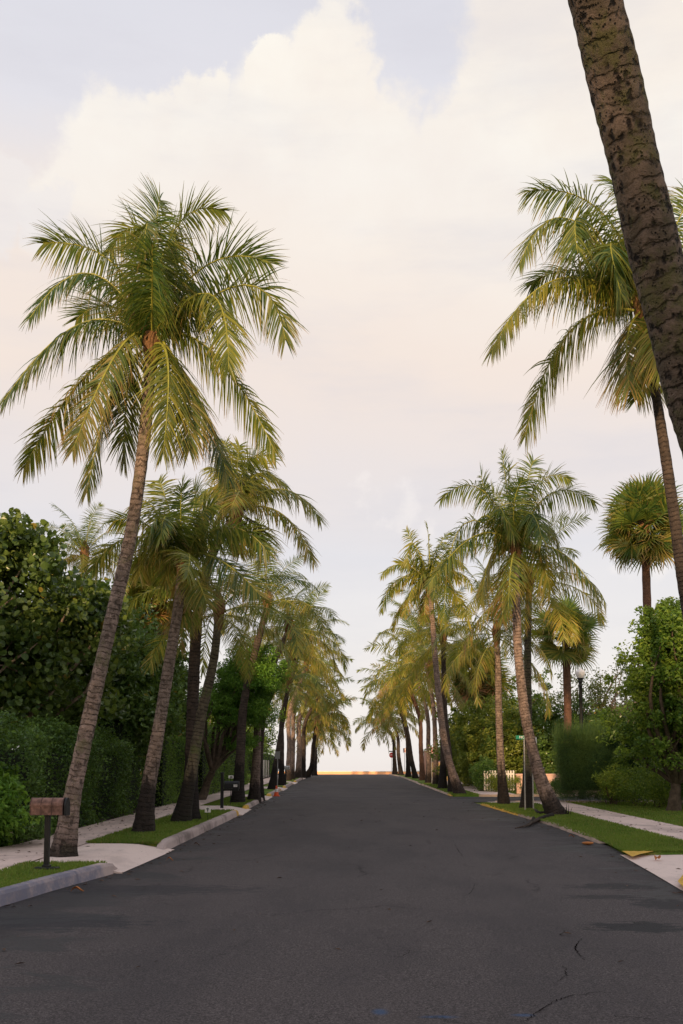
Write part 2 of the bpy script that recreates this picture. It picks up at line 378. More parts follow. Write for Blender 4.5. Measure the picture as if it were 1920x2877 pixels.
wis = cloud([(900, 1130, 70), (820, 1150, 60), (860, 1490, 60), (700, 1480, 70), (1480, 1300, 90), (1400, 1390, 70), (880, 1520, 70), (980, 1200, 60)], .0, .75)
c2 = t.mix(t.math('MULTIPLY', wis, .65), c2, (.98, .90, .86))
streak = t.noise(t.scale(dirv, (1.6, 1.6, 7)), 2.1, 6, .6)
c2 = t.mix(t.math('MULTIPLY', t.sstep(streak, .45, .75), .35), c2, (.68, .66, .72))
tot = t.mix(.5, t.vmath('SCALE', c2, 2.0*.94), t.vmath('SCALE', sky.outputs[0], 2.0*.02))
t.put(bg.inputs[0], tot); bg.inputs[1].default_value = 1.0
t.l.new(bg.outputs[0], wo.inputs[0])
sd = bpy.data.lights.new('sun', 'SUN'); sd.energy = 5.0; sd.angle = R(1.2); sd.color = (1, .68, .38)
so = bpy.data.objects.new('sun', sd); COL.objects.link(so)
dsun = Vector((math.sin(SUN_AZ)*math.cos(SUN_EL), math.cos(SUN_AZ)*math.cos(SUN_EL), math.sin(SUN_EL)))   # towards the sun
so.rotation_euler = dsun.to_track_quat('Z', 'Y').to_euler()

# ------------------------------------------------------------------ ground
YL = [-60, 6, 8, 9.5, 11.3, 13.0, 14.6, 17.5, 28, 33, 60, 90, 140]
XL = [-5.2, -5.0, -4.6, -4.3, -3.97, -3.72, -3.42, -3.3, -3.17, -3.25, -3.4, -3.5, -3.5]
YR = [-60, 8, 12.7, 14.6, 17.2, 19, 24.4, 35, 42.5, 90, 140]
XR = [4.0, 4.1, 4.25, 4.45, 4.7, 4.87, 4.95, 4.6, 4.3, 4.15, 4.15]
xl = lambda y: np.interp(y, YL, XL); xr = lambda y: np.interp(y, YR, XR)
def strip(name, fa, fb, y0, y1, dz, mat, nx=3, step=.5, kind='structure', za=None, zb=None, label=None, skirt=True):
    ys = np.linspace(y0, y1, max(2, int((y1-y0)/step)+1)); mb = MB(); V = []
    for y in ys:
        if skirt and y in (ys[0], ys[-1]): pass
        a = fa(y) if callable(fa) else fa; b = fb(y) if callable(fb) else fb
        for k in range(nx):
            q = k/(nx-1); d = dz if za is None else za+(zb-za)*max(0, (q-.55)/.45)
            V.append((a+(b-a)*q, y, float(zr(y))+d))
    n = len(ys); f = [(i*nx+k, i*nx+k+1, (i+1)*nx+k+1, (i+1)*nx+k) for i in range(n-1) for k in range(nx-1)]
    mb.add(V, f)
    for row in (0, n-1):
        e = np.array(V[row*nx:(row+1)*nx]); e2 = e-np.array([0, 0, max(.03, (dz if za is None else .0)+.02)])
        mb.add(np.vstack([e, e2]), [(k, k+1, nx+k+1, nx+k) for k in range(nx-1)])
    o = mb.build(name, M[mat] if isinstance(mat, str) else mat, smooth=False); return tag(o, kind=kind)
# terrain, one sheet reaching down to the sea
ys = np.concatenate([np.linspace(-80, 130, 80), [150, 200]]); xs = np.array([-900, -200, -60, -30, -20, -12, -8, 8.5, 12, 20, 30, 60, 200, 900])
V = [(x, y, float(zr(y))-.03 if y < 140 else (-.4 if y < 180 else -4.5)) for y in ys for x in xs]
nx = len(xs); mb = MB(); mb.add(V, [(i*nx+k, i*nx+k+1, (i+1)*nx+k+1, (i+1)*nx+k) for i in range(len(ys)-1) for k in range(nx-1)])
tag(mb.build('ground', M['turf'], smooth=True), kind='structure')
mb = MB(); mb.add([(-6000, 185, -3.2), (6000, 185, -3.2), (6000, 9000, -3.2), (-6000, 9000, -3.2)], [(0, 1, 2, 3)])
tag(mb.build('sea', M['water']), kind='structure')
strip('road', lambda y: xl(y)-.02, lambda y: xr(y)+.05, -60, 121, 0., 'asphalt', nx=9)
mb = MB(); g = []
V = []; 
for x in np.linspace(4.1, 60, 60):
    for y in (37.2, 39.5, 42.2): V.append((x, y, float(zr(y))-.004))
mb.add(V, [(3*i+k, 3*i+3+k, 3*i+4+k, 3*i+1+k) for i in range(59) for k in range(2)])
tag(mb.build('side_road', M['asphalt'], smooth=True), kind='structure')
mb = MB(); V = []
for x in np.linspace(-60, 60, 40):
    for y in (108, 112, 116, 121): V.append((x, y, float(zr(y))-.008))
mb.add(V, [(4*i+k, 4*i+4+k, 4*i+5+k, 4*i+1+k) for i in range(39) for k in range(3)])
tag(mb.build('coast_road', M['asphalt'], smooth=True), kind='structure')

def kerb(name, fx, y0, y1, side, h=.15, wdt=.16, mat='kerb', ends=True, paint=None, jag=0):
    """kerb with sloped face, rounded nose and tapered ends"""
    ys = np.linspace(y0, y1, max(4, int((y1-y0)/.25)+1)); mb = MB(); V = []
    prof = [(0, -.02), (-.025, .72), (-.05, .95), (-wdt, 1.0), (-wdt, -.02)]
    for i, y in enumerate(ys):
        e = min(1, (y-y0)/.35+.12, (y1-y)/.35+.12) if ends else 1
        j = (rng.random()-.5)*(jag+.012)
        for (dx, q) in prof: V.append((fx(y)-dx*side*1+j, y, float(zr(y))+q*h*e))
    n = len(prof); ff = [(i*n+k, (i+1)*n+k, (i+1)*n+k+1, i*n+k+1) for i in range(len(ys)-1) for k in range(n-1)]
    mats = np.zeros(len(ff), int)
    if paint:
        yy = np.repeat((ys[:-1]+ys[1:])/2, n-1); mats = ((yy > y1-paint[1]) | (yy < y0+paint[0])).astype(int)
    ff = np.array(ff)
    mb.add(V, ff)
    mb.m[-1] = mats
    mb.add(V[:n], [tuple(range(n))]); mb.add(V[-n:], [tuple(range(n))[::-1]])
    return tag(mb.build(name, [M[mat], M['yellow']], smooth=False), kind='structure')
# left side: kerb, verge, driveways, pavement. driveway gaps in Y:
gapsL = [(15.0, 17.9), (29.2, 31.6), (39.0, 41.6), (49.5, 52.5), (61, 64), (74, 77)]
fl = lambda y: float(xl(y))
segs = []; y = -60
for a, b in gapsL: segs.append((y, a)); y = b
segs.append((y, 106))
for i, (a, b) in enumerate(segs):
    kerb('kerb_left', fl, a, b, -1, h=.17 if i < 2 else .13, paint=(0 if i < 1 else (.0 if i == 1 else .9), 0 if i == 0 else .7))
    strip('verge_left', lambda y: -4.72, lambda y: fl(y)-.15, a+(.0 if i == 0 else .25), b-.25, .145 if i < 2 else .115, 'turf', step=.3)
for i, (a, b) in enumerate(gapsL):
    strip('driveway_left', lambda y: -4.73, lambda y: fl(y)+.12, a-.35, b+.35, 0, 'apron', za=.135 if i < 2 else .105, zb=.012, step=.2, nx=6)
strip('pavement_left', lambda y: -5.85 - (.25 if y < 18 else 0)*min(1, (18-y)/2 if y < 18 else 0), lambda y: -4.70, -60, 106, .15, 'walk')
strip('planting_bed_left', lambda y: -9.5, lambda y: -5.84-(.25 if y < 18 else 0)*min(1, (18-y)/2 if y < 18 else 0), -60, 106, .13, 'dirt')
# right side
fr_ = lambda y: float(xr(y))
strip('verge_right', lambda y: fr_(y)+.10, lambda y: 6.42, 17.25, 35.4, .05, 'turf', step=.3)
strip('verge_right', lambda y: fr_(y)+.10, lambda y: 6.42, -60, 12.5, .05, 'turf')
strip('verge_right', lambda y: fr_(y)+.10, lambda y: 5.6 + max(0, (44-y))*.0, 42.6, 106, .05, 'turf')
strip('pavement_right', 6.40, lambda y: 7.8, -60, 36.0, .06, 'walk')
strip('pavement_right', 5.58, lambda y: 7.2, 42.6, 106, .06, 'walk')
strip('driveway_right', lambda y: fr_(y)-.06, lambda y: 6.41, 12.45, 17.3, 0, 'apron', za=.012, zb=.064, step=.2, nx=6)
strip('driveway_right', lambda y: fr_(y)-.05, lambda y: 5.59, 60, 63, 0, 'apron', za=.012, zb=.064, step=.2, nx=4)
strip('lawn_right', 7.79, lambda y: 30, -60, 36.3, .05, 'turf', nx=12)
kerb('kerb_right', fr_, 19.6, 35.2, 1, h=.07, wdt=.13, mat='stone', jag=.035, paint=(0, 6.5))
kerb('kerb_right', fr_, 42.7, 60, 1, h=.07, wdt=.13, mat='stone', jag=.02, paint=(1.2, 0))
kerb('kerb_right', fr_, 63, 106, 1, h=.07, wdt=.13, mat='stone', jag=.02)
mb = MB()
for x in np.arange(5.3, 40, .5):   # kerb of the side road, both sides
    mb.box(x, x+.49, 36.32, 36.5, .4, float(zr(36.4))+.09, bev=.015); mb.box(x+.2, x+.69, 42.35, 42.5, .4, float(zr(42.4))+.09, bev=.015)
tag(mb.build('side_road_kerb', M['stone']), kind='structure')
mb = MB()
V = [(x, y, float(zr(y))+.055) for x in np.linspace(5.0, 40, 36) for y in (35.3, 36.33)]
mb.add(V, [(2*i, 2*i+2, 2*i+3, 2*i+1) for i in range(35)])
tag(mb.build('corner_pavement', M['apron']), kind='structure')
# yellow painted driveway corners and loose edging stones
def ypoly(pts):
    mb = MB(); V = []
    for (x, y) in pts: g = G(x, y); V.append((g[0], g[1], float(zr(g[1]))+.075-.0*0)) 
    mb.add(V, [tuple(range(len(V)))]); tag(mb.build('painted_kerb', M['yellow']), kind='structure')
ypoly([(1748, 2403), (1778, 2420), (1800, 2412), (1838, 2404), (1822, 2401)])
ypoly([(1905, 2492), (1925, 2514), (1960, 2520), (1960, 2470), (1922, 2470)])

def grass_patch(name, regs, n, h=.05):
    P0 = []
    for (x0, x1, y0, y1, dz, wt) in regs:
        k = int(n*wt); y = rng.uniform(0, 1, k)**1.6*(y1-y0)+y0
        a = np.array([x0(q) if callable(x0) else x0 for q in y]); b = np.array([x1(q) if callable(x1) else x1 for q in y])
        x = a+(b-a)*rng.random(k); P0.append(np.stack([x, y, zr(y)+dz], 1))
    p = np.concatenate(P0); k = len(p); an = rng.uniform(0, 2*math.pi, k); hh = h*rng.uniform(.5, 1.3, k)
    wv = np.stack([np.cos(an), np.sin(an), an*0], 1)*.006*(1+p[:, 1:2]/14)
    tip = p+np.stack([rng.normal(0, .02, k), rng.normal(0, .02, k), hh], 1)
    V = np.stack([p-wv, p+wv, tip], 1).reshape(-1, 3); f = np.arange(3*k).reshape(-1, 3)
    mb = MB(); mb.add(V, f, 0, np.repeat(rng.random(k), 3)); return tag(mb.build(name, M['blade']), 'short mown green grass of the verges beside both kerbs', 'grass', kind='stuff')
grass_patch('grass', [(-4.75, lambda y: fl(y)-.14, 10.5, 14.8, .13, .14), (-4.75, lambda y: fl(y)-.14, 18.1, 29, .13, .2), (-4.75, lambda y: fl(y)-.14, 31.8, 39, .1, .06),
    (lambda y: fr_(y)+.02, 6.5, 17.3, 35.3, .045, .36), (7.75, 11.5, 22, 36, .045, .2), (lambda y: fr_(y)+.05, 5.6, 42.8, 60, .045, .04)], 130000)

# litter on the pavements: one uncountable scatter
k = 900; V = []; Fc = []
mb = MB()
for i in range(k):
    r_ = random.random()
    if r_ < .6: x, y = random.uniform(-6, -3.6), random.uniform(13, 34); dz = .165
    elif r_ < .8: x, y = random.uniform(6.4, 7.8), random.uniform(17, 32); dz = .07
    else: x, y = random.uniform(-3.2, 5), random.choice([random.uniform(8, 40)]); dz = .012; 
    if r_ < .6 and x > -4.7 and not (15 < y < 17.9): x = -5.8+random.random()*.9
    s_ = random.uniform(.008, .034); an = random.uniform(0, 3.14); z0 = float(zr(y))+dz
    if r_ < .6 and x > -4.7: z0 = float(zr(y))+.02+.12*(-(x)-3.4)/1.3+.01
    if i % 3 == 0:
        y = random.uniform(9, 45); x = (fl(y)+abs(random.gauss(0, .22))+.04) if random.random() < .6 else (fr_(y)-abs(random.gauss(0, .25))-.02); z0 = float(zr(y))+.012
    c, s2 = math.cos(an)*s_, math.sin(an)*s_
    mb.add([(x-c*1.6, y-s2*1.6, z0), (x+s2*.5, y-c*.5, z0+s_*.5), (x+c*1.6, y+s2*1.6, z0+.004), (x-s2*.5, y+c*.5, z0+s_*.3)], [(0, 1, 2, 3)])
tag(mb.build('leaf_litter', M['debris']), 'small dry leaf bits scattered over the pavements and road', 'litter', kind='stuff')
# bold cracks at the near right of the road
def crack(pts, wd):
    ps = [G(*q) for q in pts]; out = []
    for a, b in zip(ps[:-1], ps[1:]):
        for q in np.linspace(0, 1, 9)[:-1]: out.append(a*(1-q)+b*q+np.array([rng.normal(0, .008), rng.normal(0, .012), 0]))
    out.append(ps[-1]); out = np.array(out); n = len(out)
    wv = wd*.42*np.sin(np.linspace(.15, math.pi-.1, n))*rng.uniform(.4, 1.3, n)
    T = np.gradient(out, axis=0); N = np.stack([-T[:, 1], T[:, 0], 0*T[:, 0]], 1); N /= np.linalg.norm(N, axis=1)[:, None]+1e-9
    V = np.stack([out+N*wv[:, None], out-N*wv[:, None]], 1).reshape(-1, 3); V[:, 2] = zr(V[:, 1])+.005
    mb = MB(); mb.add(V, [(2*i, 2*i+1, 2*i+3, 2*i+2) for i in range(n-1)]); tag(mb.build('road_crack', M['crackfill']), kind='structure')
crack([(1450, 2874), (1480, 2868), (1500, 2850), (1520, 2838), (1560, 2812), (1600, 2800), (1680, 2788), (1770, 2794)], .011)
crack([(1636, 2636), (1622, 2650), (1618, 2668), (1626, 2684), (1655, 2702)], .014)
crack([(1580, 2608), (1588, 2620), (1572, 2628), (1630, 2637)], .009)
crack([(1577, 2712), (1592, 2724), (1590, 2745), (1560, 2765)], .009)
crack([(1147, 2665), (1150, 2678), (1130, 2686), (1095, 2690)], .007)
crack([(1335, 2480), (1330, 2500), (1318, 2512), (1300, 2520)], .008)
crack([(1275, 2370), (1290, 2390), (1302, 2412)], .010)
crack([(1700, 2850), (1740, 2858), (1860, 2866), (1925, 2872)], .007)

# ------------------------------------------------------------------ palms
def frond_geo(mb, C, npairs, llen, lw, seg, rw, seed, gravity=.8, mode=1.0, twist=(0., 0.)):
    """C: rachis polyline (n,3) local. Leaflets hang in two ranks."""
    r = np.random.default_rng(seed)
    s = np.concatenate([[0], np.cumsum(np.linalg.norm(np.diff(C, axis=0), axis=1))]); L = s[-1]; s = s/L
    def at(q): return np.stack([np.interp(q, s, C[:, k]) for k in range(3)], -1)
    qs = np.linspace(0, 1, 16); pts = at(qs)
    mb.tube(pts, rw*(1-.88*qs)+.003, 5, 1, .5, sx=1.0)
    q = np.linspace(.13, .995, npairs); q = np.concatenate([q, q+.3/npairs]); side = np.concatenate([np.ones(npairs), -np.ones(npairs)])
    q = np.clip(q+r.normal(0, .12/npairs, len(q)), .1, 1); keep = r.random(len(q)) > .05; q = q[keep]; side = side[keep]; n = len(q)
    base = at(q); T = at(np.clip(q+.02, 0, 1))-at(q-.02); T /= np.linalg.norm(T, axis=1)[:, None]+1e-9
    up = np.array([0, 0, 1.]); hz = np.cross(T, up); ln = np.linalg.norm(hz, axis=1)[:, None]
    fallback = np.cross(C[-1]-C[0]+np.array([.01, .02, 0]), up); fallback /= np.linalg.norm(fallback)+1e-9
    sgn = np.sign((hz*fallback).sum(1))[:, None]; sgn[sgn == 0] = 1
    S = np.where(ln > .15, hz/(ln+1e-9)*sgn, fallback)
    N = np.cross(S, T); N = N*np.sign(N[:, 2:3]+1e-6)
    phi = (twist[0]+twist[1]*q**1.2)[:, None]; S, N = S*np.cos(phi)+N*np.sin(phi), N*np.cos(phi)-S*np.sin(phi)
    prof = np.interp(q, [.1, .25, .45, .7, .9, 1.], [.5, .95, 1., .88, .6, .38])*llen*r.uniform(.72, 1.12, n)
    fwd = np.interp(q, [.1, .6, .9, 1.], [.2, .42, 1.0, 2.2])+r.normal(0, .15, n)
    lift = .15+r.normal(0, .16, n)
    D = S*side[:, None]*mode+T*fwd[:, None]+N*lift[:, None]*.6
    D /= np.linalg.norm(D, axis=1)[:, None]
    grav = gravity*r.uniform(.65, 1.35, n)*np.interp(q, [0, .5, .8, 1], [1.5, 1.1, .7, .45])
    wild = r.random(n) > .93; grav[wild] *= 2.2
    D = D+np.array([0, 0, -1.])*(grav*.55)[:, None]; D /= np.linalg.norm(D, axis=1)[:, None]
    P_ = [base]; d = D
    for k in range(seg):
        P_.append(P_[-1]+d*(prof/seg)[:, None])
        d = d+np.array([0, 0, -1.])*(grav*1.05/seg)[:, None]; d /= np.linalg.norm(d, axis=1)[:, None]
    tw = r.normal(0, .35, n)
    V = []; A = []
    for k in range(seg+1):
        dk = (P_[min(k+1, seg)]-P_[max(k-1, 0)]); dk /= np.linalg.norm(dk, axis=1)[:, None]+1e-9
        wv = T-dk*(T*dk).sum(1)[:, None]; wv /= np.linalg.norm(wv, axis=1)[:, None]+1e-6
        nv = np.cross(dk, wv); wv = wv*np.cos(tw)[:, None]+nv*np.sin(tw)[:, None]
        u = k/seg; ww = lw*(1-u**1.6)*(.55+.45*min(1, u*4))*.5+.0012
        V += [P_[k]-wv*ww, P_[k]+wv*ww]; A += [np.full(n, u)]*2
    V = np.stack(V, 1).reshape(-1, 3); A = np.stack(A, 1).ravel(); m = 2*(seg+1); b = np.arange(n)[:, None]*m
    f = np.concatenate([b+np.array([2*k, 2*k+1, 2*k+3, 2*k+2]) for k in range(seg)])
    mb.add(V, f, 0, A, np.repeat(r.random(n), m))
ELEV = [84, 72, 58, 44, 30, 14, -4, -24, -46]
FR = {}
def frond_variant(ci, seed, dens):
    key = (ci, seed, dens)
    if key in FR: return FR[key]
    r = random.Random(hash(key) & 0xffff); e0 = R(ELEV[ci]+r.uniform(-6, 6)); drop = R([42, 62, 82, 96, 104, 100, 88, 66, 44][ci]+r.uniform(-8, 8))
    C = [np.zeros(3)]; n = 16; L = 4.0; tw = r.uniform(-.25, .25)
    for i in range(n):
        q = (i+.5)/n; e = e0-drop*(q**1.5); az = tw*q
        C.append(C[-1]+np.array([math.cos(e)*math.cos(az), math.cos(e)*math.sin(az), math.sin(e)])*L/n)
    mb = MB(); np_, sg, lw = {'n': (70, 4, .038), 'm': (58, 3, .046), 'f': (34, 3, .085)}[dens]
    frond_geo(mb, np.array(C), np_, 1.04, lw, sg, .026, ci*10+seed, gravity=.95 if ci > 2 else .5, twist=(r.uniform(-.2, .2), r.choice([-1, 1])*r.uniform(.4, 1.2)))
    FR[key] = mb.mesh('frond', [M['frond'], M['rachis']]); return FR[key]
def spline(pts, n=26):
    pts = np.array(pts, float); s = np.concatenate([[0], np.cumsum(np.linalg.norm(np.diff(pts, axis=0), axis=1))])
    out = []
    ext = np.vstack([2*pts[0]-pts[1], pts, 2*pts[-1]-pts[-2]])
    for i in range(len(pts)-1):
        p0, p1, p2, p3 = ext[i:i+4]; m = max(3, int(n*(s[i+1]-s[i])/s[-1]))
        for q in np.linspace(0, 1, m, endpoint=False):
            out.append(.5*((2*p1)+(-p0+p2)*q+(2*p0-5*p1+4*p2-p3)*q*q+(-p0+3*p1-3*p2+p3)*q**3))
    out.append(pts[-1]); return np.array(out)
def make_trunk(root, path, r0, r1, mat, flare=1.9, sides=16, n=60, name='trunk', bump=.035, rings=True):
    loc = np.array(root.location); pp = spline(path, n)-loc; m = len(pp); q = np.linspace(0, 1, m)
    H = np.concatenate([[0], np.cumsum(np.linalg.norm(np.diff(pp, axis=0), axis=1))])
    rad = r0+(r1-r0)*q; rad = rad*(1+(flare-1)*np.exp(-H/.6)) 
    ph = rng.uniform(0, 6, 4)
    wob = lambda i, a: 1+bump*np.sin(i*2.3+np.sin(a*2+ph[0])*1.2+ph[1])*(.7+.3*np.sin(a*3+i*.7))+.03*np.sin(a*2+i*.25+ph[2])+.10*np.exp(-H[np.clip(i, 0, m-1)]/.35)*np.sin(a*5+ph[3])
    pp = np.vstack([pp[:1]-np.array([0, 0, .12]), pp]); rad = np.concatenate([[rad[0]*1.05], rad]); H = np.concatenate([[0], H]); m += 1
    mb = MB(); mb.tube(pp, rad, sides, 0, 0., wob=lambda i, a: 1+bump*np.sin(i*2.3+np.sin(a*2+ph[0])*1.2+ph[1])+.03*np.sin(a*2+i*.25+ph[2])+.09*np.exp(-H[i]/.35)*np.sin(a*5+ph[3]), h0=-.12)
    return mb.build(name, M[mat], root, smooth=True)
def link_part(name, me, root, loc, rot=(0, 0, 0), sc=1., color=None):
    o = bpy.data.objects.new(name, me); COL.objects.link(o); o.parent = root
    o.location = [float(x) for x in loc]; o.rotation_euler = rot; o.scale = (sc, sc, sc)
    if color: o.color = (*color, 1)
    return o
def bootpart(root, c, r, up=.5):
    mb = MB(); ph = rng.uniform(0, 6)
    mb.lathe([(r*.95, -.35*up*2), (r*1.35, -.05), (r*1.7, .18), (r*1.2, .42), (r*.3, .6)], 12, 0)
    for k in range(9):
        a = k*2.4+ph; d = np.array([math.cos(a), math.sin(a), .5]); p0 = np.array([0, 0, .05+.03*k])
        mb.tube([p0, p0+d*r*1.6, p0+d*r*2.2+np.array([0, 0, -.12])], [r*.45, r*.3, .01], 5, 0)
    mb.build('crown_base', M['boot'], root, smooth=True, loc=c)
def bez_frond(root, c, B, Mid, Tip, seed, age=.2, warm=.1, npairs=62, llen=.7, lw=.042, seg=4, gravity=.8, rw=.03):
    B, Mid, Tip = [np.array(x, float) for x in (B, Mid, Tip)]; Cc = 2*Mid-.5*(B+Tip)
    q = np.linspace(0, 1, 20)[:, None]; C = (1-q)**2*B+2*q*(1-q)*Cc+q*q*Tip
    o0 = B; mb = MB(); rr = random.Random(seed*13+1); frond_geo(mb, C-o0, npairs, llen*rr.uniform(.88, 1.1), lw, seg, rw, seed, gravity*rr.uniform(.75, 1.3), twist=(rr.uniform(-.2, .2), rr.choice([-1, 1])*rr.uniform(.7, 1.35)))
    o = mb.build('frond', [M['frond'], M['rachis']], root, loc=o0-np.array(root.location)); o.color = (age, warm, 0, 1); return o

def palm(label, base, path, crown, r0, r1, nf, L, mat='trunk_pink', age=.25, warm=.1, h0=.05, dens='m', Y=None, seed=1, flare=1.6, custom=None, elmin=0, elmax=8, group='coconut palms lining the street', cname='palm_tree'):
    b = G(base[0], base[1], h0) if Y is None else np.array([(base[0]-CX)/F*Y, Y, float(zr(Y))+h0])
    Yb = b[1]; root = empty('palm_tree', b); tag(root, label, 'palm tree', group)
    pts = [b]+[P(x, y, Yb) for (x, y) in path]+[P(crown[0], crown[1], Yb)]
    make_trunk(root, pts, r0, r1, mat, flare, sides=18 if dens == 'n' else 10, n=90 if dens == 'n' else 40)
    c = pts[-1]; rl = c-b
    bootpart(root, rl, r1)
    r = random.Random(seed)
    if custom: custom(root, c); return root
    a0 = r.uniform(0, 6.28)
    nf = int(nf*(1.25 if dens == 'f' else 1.08)); elmax = min(elmax, 7)
    for i in range(nf):
        q = (i+.5)/nf; ci = min(elmax, max(elmin, int(round(q*8+r.uniform(-.5, .5)))))
        me = frond_variant(ci, r.randint(0, 2), dens)
        az = a0+i*2.39996+r.uniform(-.25, .25)
        ag = min(1, max(0, age*(.35+1.3*q)+r.uniform(-.1, .12))); wm = min(1, max(0, warm*q*q*2+(0.5 if r.random() < .05 else 0)))
        link_part('frond', me, root, rl+np.array([math.cos(az)*r1*.7, math.sin(az)*r1*.7, .25-.3*q]), (r.uniform(-.12, .12), r.uniform(-.1, .1), az), L/4*(1.12 if dens == 'f' else 1.)*r.uniform(.8, 1.12), (ag, wm, 0))
    return root

# --- the big left palm: fronds traced one by one (crop coordinates -> photo px)
def custom_list(lst, x0, y0, k, L, **kw):
    def fn(root, c):
        Yc = c[1]
        for i, fd in enumerate(lst):
            mx, my, tx, ty, sgn, age, warm = fd[:7]
            m2 = np.array([x0+mx*k, y0+my*k]); t2 = np.array([x0+tx*k, y0+ty*k])
            b2 = np.array([CX+F*0, 0])
            Bp = np.array(c)+np.array([rng.normal(0, .04), rng.normal(0, .04), rng.uniform(.0, .3)])
            pt = P(t2[0], t2[1], Yc); pm = P(m2[0], m2[1], Yc)
            ln = np.linalg.norm(pm-Bp)+np.linalg.norm(pt-pm); extra = max(.35, L-ln)*.85
            Ym, Yt = Yc+sgn*extra*.6, Yc+sgn*extra
            pm = P(m2[0], m2[1], Ym); pt = P(t2[0], t2[1], Yt)
            bez_frond(root, c, Bp, pm, pt, 100+i*7+int(Yc), age, warm, **kw)
    return fn
L1 = [(380, 665, 20, 1020, -.5, .08, .15), (430, 870, 110, 1330, -.7, .42, .35), (530, 930, 400, 1440, .3, .22, .3), (545, 790, 335, 1250, -.9, .30, .45),
      (770, 840, 750, 1260, -.9, .55, .1), (950, 775, 1265, 1260, -.3, .28, .15), (880, 950, 1050, 1380, .5, .05, .35), (960, 530, 1050, 880, -1, .50, .05),
      (1120, 490, 1310, 740, .5, .12, .2), (950, 400, 1240, 390, .4, .05, .12), (800, 240, 1030, 150, .6, .35, .15), (690, 240, 660, 330, -1, .10, .2),
      (650, 260, 510, 330, .6, .3, .1), (520, 390, 200, 300, .4, .2, .15), (430, 440, 140, 640, -.4, .03, .15), (600, 900, 570, 1300, .6, .25, .5), (700, 480, 700, 300, -.8, .04, .05), (860, 470, 930, 640, .8, .05, .15), (520, 590, 350, 650, .9, .25, .2),
      (820, 880, 870, 1250, -.5, .3, .35), (720, 200, 740, 120, .5, .15, .1), (760, 330, 820, 380, .8, .06, .15)]
palm('tall leaning coconut palm at the left behind the copper mailbox, largest full crown', (180, 2402), [(204, 2240), (238, 2080), (306, 1775), (367, 1506), (404, 1249)], (426, 985), .125, .092, 0, 3.6, 'trunk_clean', h0=.15, dens='n', flare=1.75,
     custom=custom_list(L1, 0, 500, .6122, 3.6, npairs=124, llen=.88, lw=.025, rw=.023, gravity=.95))
R1 = [(1060, 420, 620, 300, -.3, .22, .1), (880, 470, 570, 740, .3, .30, .15), (960, 470, 930, 720, -1, .22, .1), (800, 835, 400, 1270, -.4, .60, .2), (880, 1150, 600, 1800, -.2, .38, .3),
      (1380, 1250, 1290, 1560, .5, .5, .3), (1400, 1150, 1440, 1400, -.6, .65, .4), (1330, 560, 1130, 230, .5, .18, .1), (1500, 560, 1640, 260, -.3, .15, .1), (1600, 700, 1850, 700, .4, .12, .1),
      (1600, 950, 1850, 1200, -.4, .4, .2), (950, 790, 640, 870, .9, .10, .1), (1130, 620, 1190, 930, -1, .10, .1), (1100, 760, 1000, 900, .8, .1, .1), (1550, 780, 1700, 950, -.8, .2, .1), (1240, 640, 1080, 640, .7, .2, .1),
      (1330, 700, 1300, 420, .8, .1, .1), (1250, 560, 1400, 330, -.5, .2, .1), (1230, 1180, 1240, 1500, -.3, .4, .6)]
palm('coconut palm with arching yellow-green fronds at upper right, half behind the foreground trunk', (1985, 2374), [(1950, 1850), (1915, 1600), (1885, 1380), (1850, 1150), (1826, 1010)], (1800, 880), .14, .085, 0, 3.6, 'trunk_dark', dens='n',
     custom=custom_list(R1, 1200, 400, .4592, 3.9, npairs=128, llen=1.12, lw=.028, rw=.025, gravity=1.05))
R2 = [(560, 200, 470, 640, -.5, .15, .15), (620, 250, 400, 480, -.7, .12, .15), (640, 40, 455, 90, .3, .15, .1), (730, 130, 790, 250, -.9, .05, .1), (780, 380, 765, 600, -1, .35, .1), (880, 300, 960, 500, .6, .4, .2),
      (1010, 330, 1190, 560, -.3, .15, .3), (960, 60, 1160, 100, .3, .15, .1), (900, 20, 1050, 0, .5, .2, .1), (840, 60, 880, -90, .2, .08, .1), (760, 40, 740, -130, .3, .15, .1), (860, 150, 920, 270, -.9, .05, .1),
      (680, 100, 640, -40, .5, .1, .1), (790, 130, 830, 0, -.5, .05, .1), (700, 320, 640, 560, .5, .4, .3), (820, 380, 860, 580, .3, .55, .6), (930, 200, 1000, 330, .8, .12, .2), (660, 160, 600, 330, .8, .1, .2), (770, 60, 770, -60, -.2, .3, 0),
      (750, 430, 740, 640, .6, .5, .9)]
rootR2 = palm('leaning coconut palm with exposed dark roots on the right verge', (1563, 2290), [(1520, 2190), (1493, 2090), (1473, 1990), (1457, 1840), (1452, 1720)], (1450, 1560), .165, .10, 0, 3.2, 'trunk_pink', dens='n', flare=1.9,
     custom=custom_list(R2, 960, 1350, .6122, 3.4, npairs=90, llen=.88, lw=.033, rw=.024, gravity=.95, seg=3))
